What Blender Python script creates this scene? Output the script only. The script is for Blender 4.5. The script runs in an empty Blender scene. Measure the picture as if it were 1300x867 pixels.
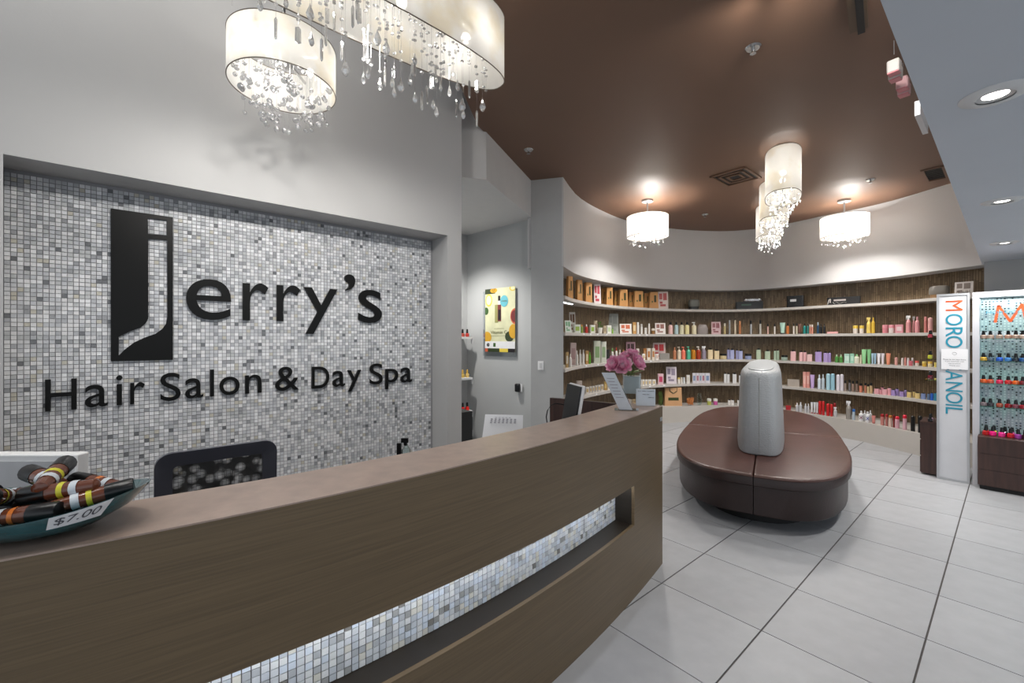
import bpy, math, random
from mathutils import Vector, Matrix
R = random.Random(7)
sc = bpy.context.scene
COL = sc.collection
# ------------------------------------------------------------------ camera, world, exposure
CZ = 1.64; F = 541.0; HY = 430.0
cam = bpy.data.cameras.new('camera'); camo = bpy.data.objects.new('camera', cam); COL.objects.link(camo)
camo.location = (0, 0, CZ); camo.rotation_euler = (math.pi/2, 0, 0)
cam.sensor_width = 36; cam.lens = 36*F/1300; cam.shift_y = -(433.5-HY)/1300; cam.clip_start = .05
sc.camera = camo
w = bpy.data.worlds.new('world'); sc.world = w; w.use_nodes = True
w.node_tree.nodes['Background'].inputs[0].default_value = (.86, .93, 1, 1)
w.node_tree.nodes['Background'].inputs[1].default_value = .36
sc.view_settings.view_transform = 'Standard'; sc.view_settings.look = 'None'
sc.view_settings.gamma = 1; sc.view_settings.exposure = 1.35
sc.cycles.max_bounces = 8; sc.cycles.diffuse_bounces = 5; sc.cycles.glossy_bounces = 3
sc.cycles.transmission_bounces = 6; sc.cycles.transparent_max_bounces = 16
sc.cycles.sample_clamp_indirect = 4; sc.cycles.caustics_reflective = False; sc.cycles.caustics_refractive = False
# light power (the last two drive added, unseen fill lamps)
P_ROUND, P_LONG, P_OVAL, P_DRUM, P_SPOT, P_FILLUP, P_FILLAIM = 3.2, 1.5, 4, 34, 66, 28, 28

# ------------------------------------------------------------------ frames
D1 = Vector((.7602, .6497, 0)); D2 = Vector((-.6497, .7602, 0))       # along / away from the reception wall
A1 = math.atan2(D1.y, D1.x)
def W(s, n, z=0): return D1*s + D2*n + Vector((0, 0, z))
def ray(px): return Vector(((px-650)/F, 1, 0))
def onplane(px, py, n):                                               # picture point on the plane n = const
    r = ray(px); Y = n/r.dot(D2); p = r*Y
    return p.dot(D1), CZ+(HY-py)/F*Y, p
def onplane_s(px, py, s):
    r = ray(px); Y = s/r.dot(D1); p = r*Y
    return p.dot(D2), CZ+(HY-py)/F*Y, p

# ------------------------------------------------------------------ materials
def lin(c):
    if isinstance(c, str): c = tuple(int(c[i:i+2], 16)/255 for i in (0, 2, 4))
    return tuple((x/12.92 if x <= .04045 else ((x+.055)/1.055)**2.4) for x in c)
MC = {}
def mat(key, col='808080', rough=.5, metal=0, var=0, vscale=(8, 8, 8), bump=0, bscale=None, spec=.5, coat=0, trans=0, emit=0, alpha=1):
    if key in MC: return MC[key]
    m = bpy.data.materials.new(key); m.use_nodes = True; nt = m.node_tree; b = nt.nodes['Principled BSDF']
    c = lin(col)
    b.inputs['Base Color'].default_value = (*c, 1); b.inputs['Roughness'].default_value = rough
    b.inputs['Metallic'].default_value = metal; b.inputs['Specular IOR Level'].default_value = spec
    b.inputs['Coat Weight'].default_value = coat; b.inputs['Transmission Weight'].default_value = trans
    b.inputs['Alpha'].default_value = alpha
    if emit: b.inputs['Emission Color'].default_value = (*c, 1); b.inputs['Emission Strength'].default_value = emit
    if var or bump:
        tc = nt.nodes.new('ShaderNodeTexCoord'); mp = nt.nodes.new('ShaderNodeMapping')
        nt.links.new(tc.outputs['Object'], mp.inputs[0]); mp.inputs['Scale'].default_value = vscale
        nz = nt.nodes.new('ShaderNodeTexNoise'); nz.inputs['Detail'].default_value = 5; nz.inputs['Scale'].default_value = 1
        nt.links.new(mp.outputs[0], nz.inputs['Vector'])
        if var:
            cr = nt.nodes.new('ShaderNodeValToRGB')
            cr.color_ramp.elements[0].position = .3; cr.color_ramp.elements[1].position = .7
            cr.color_ramp.elements[0].color = (*[x*(1-var) for x in c], 1); cr.color_ramp.elements[1].color = (*[min(1, x*(1+var)) for x in c], 1)
            nt.links.new(nz.outputs['Fac'], cr.inputs[0]); nt.links.new(cr.outputs[0], b.inputs['Base Color'])
        if bump:
            bp = nt.nodes.new('ShaderNodeBump'); bp.inputs['Strength'].default_value = bump; bp.inputs['Distance'].default_value = .004
            src = nz
            if bscale:
                mp2 = nt.nodes.new('ShaderNodeMapping'); nt.links.new(tc.outputs['Object'], mp2.inputs[0]); mp2.inputs['Scale'].default_value = bscale
                src = nt.nodes.new('ShaderNodeTexNoise'); src.inputs['Scale'].default_value = 1; nt.links.new(mp2.outputs[0], src.inputs['Vector'])
            nt.links.new(src.outputs['Fac'], bp.inputs['Height']); nt.links.new(bp.outputs[0], b.inputs['Normal'])
    MC[key] = m; return m
def pm(col, rough=.35): return mat('paint_'+col, col, rough, var=.03, vscale=(30, 30, 30))

M_wall = mat('wall_paint', 'abaaa9', .55, var=.02, vscale=(1.5, 1.5, 1.5), bump=.05, bscale=(90, 90, 90))
M_wallg = mat('grey_wall_paint', 'aaabaa', .6, var=.02, vscale=(1.5, 1.5, 1.5), bump=.05, bscale=(90, 90, 90))
M_soff = mat('soffit_paint', 'ccd2da', .6, var=.02, vscale=(1.5, 1.5, 1.5))
M_brown = mat('brown_ceiling_paint', '6c4f3c', .58, var=.05, vscale=(.7, .7, .7), spec=.7)
M_wood = mat('counter_wood', '67563f', .38, var=.16, vscale=(3, 3, 160), bump=.12, spec=.5)
M_slotw = mat('slot_shaded_wood', '2a231b', .45, var=.1, vscale=(3, 3, 60))  # counter wood with the slot's shade put into its colour
M_woodsheen = mat('counter_wood_sheen', 'a28e82', .3, var=.12, vscale=(14, 14, 60), bump=.04, spec=.6)  # same counter wood, the top's sheen put into a lighter colour
M_dwood = mat('dark_walnut', '3b2620', .35, var=.3, vscale=(40, 40, 3), bump=.05)
M_shelf = mat('shelf_laminate', 'b7b2ac', .45, var=.02, vscale=(3, 3, 3))
M_tile = [mat('floor_tile_%d' % i, c, .42, var=.05, vscale=(9, 9, 9), spec=.45, bump=.03) for i, c in enumerate(('a3a4a7', 'a5a6a9', 'a0a1a4'))]
M_grout = mat('grout', '4b4745', .8)
M_wgrout = mat('mosaic_grout', '8d8d90', .8)
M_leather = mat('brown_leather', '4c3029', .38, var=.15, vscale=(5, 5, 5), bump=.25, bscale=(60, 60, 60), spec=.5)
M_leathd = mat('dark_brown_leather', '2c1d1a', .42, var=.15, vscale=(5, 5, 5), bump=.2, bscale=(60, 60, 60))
M_black = mat('black_plastic', '0c0c0d', .3)
M_blackm = mat('black_matte', '101010', .6)
M_sign = mat('sign_black_gloss', '080807', .38, spec=.25)
M_chrome = mat('chrome', 'c8c8c8', .18, metal=1)
M_steel = mat('brushed_aluminium', 'b6b8bb', .4, metal=.6)
M_white = mat('white_plastic', 'dcdcdc', .4)
M_paper = mat('white_paper', 'e4e4e6', .7)
M_ink = mat('ink', '55555c', .7)
def glassy(name, col, fac, rough=.03):
    m = bpy.data.materials.new(name); m.use_nodes = True; nt = m.node_tree; nt.nodes.clear()
    o = nt.nodes.new('ShaderNodeOutputMaterial'); mx = nt.nodes.new('ShaderNodeMixShader')
    t = nt.nodes.new('ShaderNodeBsdfTransparent'); g = nt.nodes.new('ShaderNodeBsdfGlossy')
    t.inputs[0].default_value = (*lin(col), 1); g.inputs['Roughness'].default_value = rough; g.inputs[0].default_value = (1, 1, 1, 1)
    lw = nt.nodes.new('ShaderNodeLayerWeight'); lw.inputs[0].default_value = fac
    nt.links.new(lw.outputs['Facing'], mx.inputs[0]); nt.links.new(t.outputs[0], mx.inputs[1]); nt.links.new(g.outputs[0], mx.inputs[2])
    nt.links.new(mx.outputs[0], o.inputs[0]); return m
M_glass = glassy('clear_glass', 'e6f0ee', .3)
M_gglass = glassy('green_edge_glass', 'd2ebe3', .3)
M_acryl = glassy('clear_acrylic', 'e8ecee', .35)
def crystal_mat():
    m = bpy.data.materials.new('crystal'); m.use_nodes = True; nt = m.node_tree; nt.nodes.clear()
    o = nt.nodes.new('ShaderNodeOutputMaterial'); mx = nt.nodes.new('ShaderNodeMixShader'); m2 = nt.nodes.new('ShaderNodeMixShader')
    t = nt.nodes.new('ShaderNodeBsdfTransparent'); g = nt.nodes.new('ShaderNodeBsdfGlass'); g.inputs['IOR'].default_value = 1.5; g.inputs['Roughness'].default_value = .02
    gl = nt.nodes.new('ShaderNodeBsdfGlossy'); gl.inputs['Roughness'].default_value = .1
    tl = nt.nodes.new('ShaderNodeBsdfTranslucent'); m3 = nt.nodes.new('ShaderNodeMixShader'); m3.inputs[0].default_value = .4
    nt.links.new(gl.outputs[0], m3.inputs[1]); nt.links.new(tl.outputs[0], m3.inputs[2])
    nt.links.new(g.outputs[0], mx.inputs[1]); nt.links.new(m3.outputs[0], mx.inputs[2]); mx.inputs[0].default_value = .6
    nt.links.new(t.outputs[0], m2.inputs[1]); nt.links.new(mx.outputs[0], m2.inputs[2]); m2.inputs[0].default_value = .85
    nt.links.new(m2.outputs[0], o.inputs[0]); return m
M_crys = crystal_mat()
def shade_mat():
    m = bpy.data.materials.new('translucent_organza_shade'); m.use_nodes = True; nt = m.node_tree; nt.nodes.clear()
    o = nt.nodes.new('ShaderNodeOutputMaterial'); mx = nt.nodes.new('ShaderNodeMixShader'); m2 = nt.nodes.new('ShaderNodeMixShader')
    t = nt.nodes.new('ShaderNodeBsdfTranslucent'); d = nt.nodes.new('ShaderNodeBsdfDiffuse'); tr = nt.nodes.new('ShaderNodeBsdfTransparent')
    tc = nt.nodes.new('ShaderNodeTexCoord'); nz = nt.nodes.new('ShaderNodeTexNoise'); nz.inputs['Scale'].default_value = 4; nz.inputs['Detail'].default_value = 4
    cr = nt.nodes.new('ShaderNodeValToRGB'); cr.color_ramp.elements[0].position = .32; cr.color_ramp.elements[1].position = .5
    cr.color_ramp.elements[0].color = (*lin('ece2cc'), 1); cr.color_ramp.elements[1].color = (*lin('f4f2ec'), 1)
    nt.links.new(tc.outputs['Object'], nz.inputs['Vector']); nt.links.new(nz.outputs['Fac'], cr.inputs[0])
    nt.links.new(cr.outputs[0], t.inputs[0]); nt.links.new(cr.outputs[0], d.inputs[0])
    mx.inputs[0].default_value = .5; nt.links.new(t.outputs[0], mx.inputs[1]); nt.links.new(d.outputs[0], mx.inputs[2])
    m2.inputs[0].default_value = .14; nt.links.new(mx.outputs[0], m2.inputs[1]); nt.links.new(tr.outputs[0], m2.inputs[2])
    nt.links.new(m2.outputs[0], o.inputs[0]); return m
M_shade = shade_mat()
M_bulb = mat('lamp_bulb', 'fff6ea', .4, emit=5)
def stripe_mat():                                                    # thin upright glazed finger tiles of the niche
    m = bpy.data.materials.new('finger_tile'); m.use_nodes = True; nt = m.node_tree; b = nt.nodes['Principled BSDF']
    uv = nt.nodes.new('ShaderNodeUVMap'); sp = nt.nodes.new('ShaderNodeSeparateXYZ'); nt.links.new(uv.outputs[0], sp.inputs[0])
    def mth(op, a, v):
        n = nt.nodes.new('ShaderNodeMath'); n.operation = op; nt.links.new(a, n.inputs[0])
        if v is not None:
            if isinstance(v, (int, float)): n.inputs[1].default_value = v
            else: nt.links.new(v, n.inputs[1])
        return n.outputs[0]
    u = mth('MULTIPLY', sp.outputs[0], 1/.03); fu = mth('FRACT', u, None); iu = mth('FLOOR', u, None)
    wn = nt.nodes.new('ShaderNodeTexWhiteNoise'); wn.noise_dimensions = '1D'; nt.links.new(iu, wn.inputs['W'])
    v = mth('ADD', mth('MULTIPLY', sp.outputs[1], 1/.16), wn.outputs['Value']); iv = mth('FLOOR', v, None); fv = mth('FRACT', v, None)
    w2 = nt.nodes.new('ShaderNodeTexWhiteNoise'); w2.noise_dimensions = '2D'; cb = nt.nodes.new('ShaderNodeCombineXYZ')
    nt.links.new(iu, cb.inputs[0]); nt.links.new(iv, cb.inputs[1]); nt.links.new(cb.outputs[0], w2.inputs['Vector'])
    cr = nt.nodes.new('ShaderNodeValToRGB'); cr.color_ramp.elements[0].color = (*lin('6b5a45'), 1); cr.color_ramp.elements[1].color = (*lin('8f7b61'), 1)
    nt.links.new(w2.outputs['Value'], cr.inputs[0])
    g = mth('GREATER_THAN', fu, .8); g2 = mth('GREATER_THAN', fv, .96); gg = mth('MAXIMUM', g, g2)
    mx = nt.nodes.new('ShaderNodeMixRGB'); nt.links.new(gg, mx.inputs[0]); nt.links.new(cr.outputs[0], mx.inputs[1]); mx.inputs[2].default_value = (*lin('56472f'), 1)
    nt.links.new(mx.outputs[0], b.inputs['Base Color']); b.inputs['Roughness'].default_value = .28
    s = mth('SUBTRACT', fu, .4); s = mth('MULTIPLY', s, s); s = mth('MULTIPLY', s, -4.0)
    s = mth('SUBTRACT', s, mth('MULTIPLY', gg, .8))
    bp = nt.nodes.new('ShaderNodeBump'); bp.inputs['Strength'].default_value = .6; bp.inputs['Distance'].default_value = .005
    nt.links.new(s, bp.inputs['Height']); nt.links.new(bp.outputs[0], b.inputs['Normal']); return m
M_finger = stripe_mat()

# ------------------------------------------------------------------ mesh helpers
class MB:
    def __init__(s): s.v = []; s.f = []; s.m = []
    def add(s, vs, fs, mi=0):
        o = len(s.v); s.v += [tuple(v) for v in vs]; s.f += [tuple(i+o for i in f) for f in fs]; s.m += [mi]*len(fs); return s
    def obox(s, p, a, b, c, mi=0):
        p, a, b, c = map(Vector, (p, a, b, c))
        vs = [p, p+a, p+a+b, p+b, p+c, p+a+c, p+a+b+c, p+b+c]
        if a.cross(b).dot(c) < 0: fs = [(0,1,2,3),(4,7,6,5),(0,4,5,1),(1,5,6,2),(2,6,7,3),(3,7,4,0)]
        else: fs = [(0,3,2,1),(4,5,6,7),(0,1,5,4),(1,2,6,5),(2,3,7,6),(3,0,4,7)]
        return s.add(vs, fs, mi)
    def box(s, c, d, rz=0, mi=0):
        c = Vector(c); x = Vector((math.cos(rz), math.sin(rz), 0))*d[0]; y = Vector((-math.sin(rz), math.cos(rz), 0))*d[1]; z = Vector((0, 0, d[2]))
        return s.obox(c-x/2-y/2-z/2, x, y, z, mi)
    def loft(s, rings, cap=True, mi=0, closed=True):
        n = len(rings[0]); vs = [v for r in rings for v in r]; fs = []
        for i in range(len(rings)-1):
            for j in range(n if closed else n-1):
                k = (j+1) % n; fs.append((i*n+j, i*n+k, (i+1)*n+k, (i+1)*n+j))
        if cap: fs.append(tuple(reversed(range(n)))); fs.append(tuple((len(rings)-1)*n+j for j in range(n)))
        return s.add(vs, fs, mi)
    def prism(s, poly, z0, z1, mi=0): return s.loft([[(p[0], p[1], z0) for p in poly], [(p[0], p[1], z1) for p in poly]], True, mi)
    def lathe(s, prof, c=(0, 0, 0), seg=16, mi=0, cap=True, sx=1, sy=1):
        return s.loft([[(c[0]+r*sx*math.cos(6.28318*j/seg), c[1]+r*sy*math.sin(6.28318*j/seg), c[2]+z) for j in range(seg)] for r, z in prof], cap, mi)
    def tube(s, path, r, seg=8, mi=0, closed=False):
        path = [Vector(p) for p in path]; n = len(path); rings = []
        for i, p in enumerate(path):
            if closed: t = path[(i+1) % n]-path[i-1]
            else: t = path[min(i+1, n-1)]-path[max(i-1, 0)]
            t.normalize(); up = Vector((0, 0, 1)) if abs(t.z) < .9 else Vector((1, 0, 0))
            a = t.cross(up).normalized(); b = a.cross(t)
            rr = r[i] if isinstance(r, (list, tuple)) else r
            rings.append([p+a*rr*math.cos(6.28318*j/seg)+b*rr*math.sin(6.28318*j/seg) for j in range(seg)])
        if closed: rings.append(rings[0])
        return s.loft(rings, not closed, mi)
    def strip(s, front, back, z0, z1, mi=0):                         # curved slab between two plan polylines
        n = len(front); vs = []
        for a, b in zip(front, back): vs += [(a[0], a[1], z0), (a[0], a[1], z1), (b[0], b[1], z1), (b[0], b[1], z0)]
        fs = [(0, 1, 2, 3)]
        for i in range(n-1):
            o = 4*i
            for j in range(4): k = (j+1) % 4; fs.append((o+j, o+4+j, o+4+k, o+k))
        o = 4*(n-1); fs.append((o+3, o+2, o+1, o)); return s.add(vs, fs, mi)
    def mesh(s, name, mats, smooth=True):
        me = bpy.data.meshes.new(name); me.from_pydata(s.v, [], s.f)
        for m in (mats if isinstance(mats, (list, tuple)) else [mats]): me.materials.append(m)
        me.polygons.foreach_set('material_index', s.m)
        if smooth: me.shade_smooth(); me.set_sharp_from_angle(angle=math.radians(38))
        me.update(); return me
    def build(s, name, mats, parent=None, smooth=True, loc=None):
        o = bpy.data.objects.new(name, s.mesh(name, mats, smooth)); return link(o, parent, loc)
def link(o, parent=None, loc=None, inv=True):
    COL.objects.link(o)
    if loc is not None: o.location = loc
    if parent is not None:
        o.parent = parent
        if inv: o.matrix_parent_inverse = parent_matrix(parent).inverted()
    return o
def parent_matrix(o):
    m = Matrix.LocRotScale(o.location, o.rotation_euler, o.scale)
    return (parent_matrix(o.parent) @ o.matrix_parent_inverse @ m) if o.parent else m
def tag(o, label, cat, group=None):
    o['label'] = label; o['category'] = cat
    if group: o['group'] = group
    return o
def thing(name, label, cat, loc=(0, 0, 0), group=None, rz=0):
    o = bpy.data.objects.new(name, None); COL.objects.link(o); o.location = loc; o.rotation_euler = (0, 0, rz); o.empty_display_size = .1
    return tag(o, label, cat, group)
def struct(o): o['kind'] = 'structure'; return o
def bevel(o, wd=.004, seg=2):
    b = o.modifiers.new('b', 'BEVEL'); b.width = wd; b.segments = seg; b.limit_method = 'ANGLE'; b.angle_limit = .6; return o
def sellipse(a, b, p, n=48, c=(0, 0), rot=0):
    out = []
    for i in range(n):
        t = 2*math.pi*i/n; ct, st = math.cos(t), math.sin(t)
        x = a*math.copysign(abs(ct)**(2/p), ct); y = b*math.copysign(abs(st)**(2/p), st)
        out.append((c[0]+x*math.cos(rot)-y*math.sin(rot), c[1]+x*math.sin(rot)+y*math.cos(rot)))
    return out
def interp(tab, x):
    if x <= tab[0][0]: return tab[0][1]
    for i in range(len(tab)-1):
        if x <= tab[i+1][0]:
            x0, y0 = tab[i]; x1, y1 = tab[i+1]; t = (x-x0)/(x1-x0)
            ya = tab[i-1][1] if i > 0 else 2*y0-y1; xa = tab[i-1][0] if i > 0 else 2*x0-x1
            yb = tab[i+2][1] if i+2 < len(tab) else 2*y1-y0; xb = tab[i+2][0] if i+2 < len(tab) else 2*x1-x0
            m0 = (y1-ya)/(x1-xa)*(x1-x0); m1 = (yb-y0)/(xb-x0)*(x1-x0)
            return (2*t**3-3*t*t+1)*y0+(t**3-2*t*t+t)*m0+(-2*t**3+3*t*t)*y1+(t**3-t*t)*m1
    return tab[-1][1]
FONT = None
def glyph(ch, extr=.01):
    cu = bpy.data.curves.new('glyph', 'FONT'); cu.body = ch; cu.extrude = extr; cu.size = 1; cu.resolution_u = 6
    o = bpy.data.objects.new('glyph', cu); COL.objects.link(o)
    dg = bpy.context.evaluated_depsgraph_get(); me = bpy.data.meshes.new_from_object(o.evaluated_get(dg))
    bpy.data.objects.remove(o); return me
def text_mesh(txt, m, origin, ux, uz, un, fit, extr=.001, name='lettering'):
    """text laid on a plane: fit = (width, height) box, ux right, uz up, un outwards"""
    me = glyph(txt, .5); vs = me.vertices
    x0 = min(v.co.x for v in vs); x1 = max(v.co.x for v in vs); y0 = min(v.co.y for v in vs); y1 = max(v.co.y for v in vs)
    for v in vs:
        a = (v.co.x-x0)/(x1-x0)*fit[0]; b = (v.co.y-y0)/(y1-y0)*fit[1]
        v.co = Vector(origin)+Vector(ux)*a+Vector(uz)*b+Vector(un)*(v.co.z+.5)*extr
    me.materials.clear(); me.materials.append(m); me.name = name; return me

# ------------------------------------------------------------------ curves of the room
CW = [(714.8, 5.72), (734, 6.5), (769.5, 7.33), (796, 7.82), (850, 8.38), (912, 8.6), (957, 8.44), (1001, 8.02), (1046, 7.52), (1104, 6.98), (1150, 6.52), (1180, 6.2), (1206, 5.96), (1250, 5.6)]
def cw(px): Y = interp(CW, px); return Vector(((px-650)/F*Y, Y, 0))
CP = [(714.8, 5.72), (734, 6.45), (769.5, 7.3), (796, 7.75), (843, 8.24), (863, 8.36), (882, 8.42), (912, 8.5), (957, 8.3), (1001, 7.86), (1046, 7.35), (1074, 7.02), (1092.6, 6.82), (1123, 6.46), (1151, 6.14), (1190, 5.75), (1250, 5.3)]
def cp(px): Y = interp(CP, px); return Vector(((px-650)/F*Y, Y, 0))
def outward(pts, d):
    out = []
    for i, p in enumerate(pts):
        t = (pts[min(i+1, len(pts)-1)]-pts[max(i-1, 0)]).normalized(); out.append(p+Vector((-t.y, t.x, 0))*d)
    return out
def line(fn, a, b, n): return [fn(a+(b-a)*i/n) for i in range(n+1)]
front = line(cw, 714.8, 1250, 70); back = outward(front, .34)

# ------------------------------------------------------------------ floor
fl = MB().prism([W(-3, -4), W(9.6, -4), W(9.6, 7.5), W(-3, 7.5)], -.05, -.004).build('floor', M_grout); struct(fl)
tl = .6103; g = .0058
tms = []
for k in range(3):
    tms.append(MB().obox((g/2, g*.75, -.02), (tl-g, 0, 0), (0, tl-g*1.5, 0), (0, 0, .02)).mesh('floor_tile', M_tile[k], False))
rest = MB(); s0 = 3.232-tl*9; n0 = .911-tl*8
for i in range(20):
    for j in range(19):
        s = s0+i*tl; n = n0+j*tl
        if s > 9.5-tl or n > 7.4-tl: continue
        c = W(s+tl/2, n+tl/2); inview = c.y > .6 and c.x/c.y > -.35 and c.x/c.y < 1.35 and s < 8.2 and n < 5.2 and c.y*F > 0
        if inview:
            o = bpy.data.objects.new('floor_tile', tms[R.randrange(3)]); o.rotation_euler = (0, 0, A1); link(o, fl, W(s, n, 0), False)
        else: rest.obox(W(s+g/2, n+g/2, -.02), D1*(tl-g), D2*(tl-g), (0, 0, .02))
r_ = rest.build('tile_surface', M_tile[0], fl, False); r_['kind'] = 'stuff'

# ------------------------------------------------------------------ reception wall with its mosaic alcove
NO, NI, ZA = 3.47, 3.75, 2.62
sL, _, _ = onplane(4, 200, NO); sLi, _, _ = onplane(4, 220, NI)
sR, _, _ = onplane(568.2, 299, NO); sRi, _, _ = onplane(549.2, 306, NI); sE, _, _ = onplane(586, 0, NO)
wl = MB()
wl.prism([W(-3, NO), W(sL, NO), W(sLi, NI), W(sLi, NI+.1), W(-3, NI+.1)], 0, ZA)
wl.prism([W(sR, NO), W(sE, NO), W(sE, NI+.1), W(sRi, NI+.1), W(sRi, NI)], 0, ZA)
wl.prism([W(-3, NO), W(sE, NO), W(sE, NI+.1), W(-3, NI+.1)], ZA, 5.3)
wl = struct(wl.build('wall_left', M_wall, None, False))
tints = ['cbccce', 'bfc1c5', 'adafb3', 'd8d8d9', 'b7b9ba', '97999c', '6d6f72', 'bdb9ad', 'e0e1e3']
wts = [18, 16, 11, 14, 11, 5.5, 1.6, 2.5, 8]
M_mos = [mat('mosaic_%s' % c, c, .22, spec=.6) for c in tints]
mb = struct(MB().prism([W(sLi-.02, NI+.004), W(sRi+.02, NI+.004), W(sRi+.02, NI+.06), W(sLi-.02, NI+.06)], 0, ZA+.02).build('wall_mosaic', M_wgrout, wl, False))
mos = MB(); P = .0254; t = .0222
nx = int((sRi-sLi)/P)
for i in range(nx+1):
    for j in range(103):
        z = .01+j*P
        if z+t > ZA: continue
        s = sLi+.004+i*P
        if s+t > sRi: continue
        pr = R.uniform(-.0008, .0008); tt = R.uniform(-.0006, .0006)
        a, b, c, d = W(s, NI-pr-.002, z), W(s+t, NI-pr-.002+tt, z), W(s+t, NI-pr-.002+tt, z+t), W(s, NI-pr-.002, z+t)
        e, f, g_, h = W(s, NI+.004, z), W(s+t, NI+.004, z), W(s+t, NI+.004, z+t), W(s, NI+.004, z+t)
        mos.add([a, b, c, d, e, f, g_, h], [(0, 1, 2, 3), (1, 0, 4, 5), (2, 1, 5, 6), (3, 2, 6, 7), (0, 3, 7, 4)], R.choices(range(9), wts)[0])
mo = mos.build('mosaic_tile', M_mos, wl, False); mo['kind'] = 'stuff'

# ------------------------------------------------------------------ passage, box, pillar
pB, pA = Vector((-.27, 4.475, 0)), Vector((-1.3, 4.17, 0)); pC = Vector((.26, 5.84, 0)); pD = Vector((.69, 5.72, 0)); pW = Vector((.327, 5.9, 0)); pF = Vector((-.72, 6.87, 0))
bx = MB()
bx.prism([pA, pB, pC, pW+Vector((.05, .06, 0)), pF+Vector((.1, .2, 0)), pF-D1*1.6+Vector((0, .2, 0)), pA+D2*.6], 3.31, 3.81)
bx.prism([pA, pB, pC, pC+Vector((-.12, .1, 0)), pB+Vector((-.12, .12, 0)), pA+Vector((0, .12, 0))], 3.81, 5.3)
struct(bx.build('ceiling_passage', mat('passage_soffit_paint', 'c6c4c2', .6, var=.02), None, False))
struct(MB().prism([pW, pF, pF+Vector((.1, .12, 0)), pW+Vector((.1, .12, 0))], 0, 3.31).build('wall_passage', M_wallg, None, False))
fwl = pF-D1*1.7
struct(MB().prism([fwl, pF, pF+D2*.1, fwl+D2*.1], 0, 3.31).build('wall_passage_far', M_wallg, None, False))
struct(MB().prism([pC+Vector((0, .0, 0)), pD, back[0], Vector((.55, 7.3, 0)), pW+Vector((.11, .13, 0)), pW], 0, 3.81).build('wall_pillar', mat('pillar_paint', 'a2a2a1', .6, var=.02), None, False))

# ------------------------------------------------------------------ curved niche wall, fascia, shelves
bk = outward(line(cw, 715.5, 1250, 90), .34); me = bpy.data.meshes.new('niche')
vs = []; uvs = []; L = 0
for i, p in enumerate(bk):
    if i: L += (p-bk[i-1]).length
    vs += [(p.x, p.y, 0), (p.x, p.y, 2.7)]; uvs += [(L, 0), (L, 2.7)]
me.from_pydata(vs, [], [(2*i, 2*i+1, 2*i+3, 2*i+2) for i in range(len(bk)-1)])
uvl = me.uv_layers.new(name='UVMap')
for lp in me.loops: uvl.data[lp.index].uv = uvs[lp.vertex_index]
me.materials.append(M_finger); me.shade_smooth()
struct(link(bpy.data.objects.new('wall_back', me)))
struct(MB().strip(outward(bk, .02), outward(bk, .12), 0, 2.7).build('wall_back_core', M_wallg))
struct(MB().strip(front, outward(front, .5), 2.615, 3.82).build('wall_fascia', mat('fascia_paint', 'bbb9b8', .55, var=.02, vscale=(1.5, 1.5, 1.5))))
pf = line(cp, 717, 1245, 60)
SHZ = {'top': 2.23, 'second': 1.73, 'middle': 1.225, 'fourth': .74}
SHN = {'top': 'topmost curved shelf', 'second': 'second curved shelf', 'middle': 'middle curved shelf', 'fourth': 'fourth curved shelf', 'plinth': 'low curved plinth'}
for k, z in SHZ.items():
    fr = line(cw, 717.5, 1249, 60)
    o = MB().strip(fr, outward(fr, .335), z-.045, z).build('curved_shelf', M_shelf)
    tag(o, {'top': 'topmost pale curved shelf, holding the kraft bags and black boxes', 'second': 'second pale curved shelf from the top, at eye level',
            'middle': 'middle pale curved shelf, third down, holding coloured pump bottles', 'fourth': 'fourth pale curved shelf, lowest above the plinth'}[k], 'shelf', 'pale curved shelves round the niche')
bk2 = outward(line(cw, 718, 1244, 60), .33)
tag(MB().strip(outward(pf, .0), bk2, 0, .31).build('curved_plinth', M_shelf), 'low pale curved plinth on the floor along the shelving', 'plinth')

# ------------------------------------------------------------------ ceilings and soffit
edge = [Vector((x, y, 0)) for x, y in ((-.30, 4.46), (-.35, 4.337), (-.415, 3.875), (-.49, 3.3), (-.575, 2.73), (-.8, 1.7), (-1.2, .8), (-1.9, 0), (-2.9, -1.0))]
cpoly = [pB]+edge+[W(-3, .22)]+[W(8.3, .22), cw(1252)]+[p+Vector((0, .0, 0)) for p in reversed(outward(front, .06))]+[pD, pC]
struct(MB().prism(cpoly, 3.81, 3.95).build('ceiling_brown', M_brown, None, False))
struct(MB().prism([W(-3, .2), W(4.2, .2), W(4.2, 5.2), W(-3, 5.2)], 5.3, 5.4).build('ceiling_upper', M_wall, None, False))
struct(MB().prism([W(-3, -4), W(8.6, -4), W(8.6, .245), W(-3, .245)], ZA, 5.3).build('ceiling_soffit', M_soff, None, False))
struct(MB().prism([W(8.14, -4), W(8.14, .22), W(8.3, .22), W(8.3, -4)], 0, ZA).build('wall_right', M_wallg, None, False))

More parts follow.
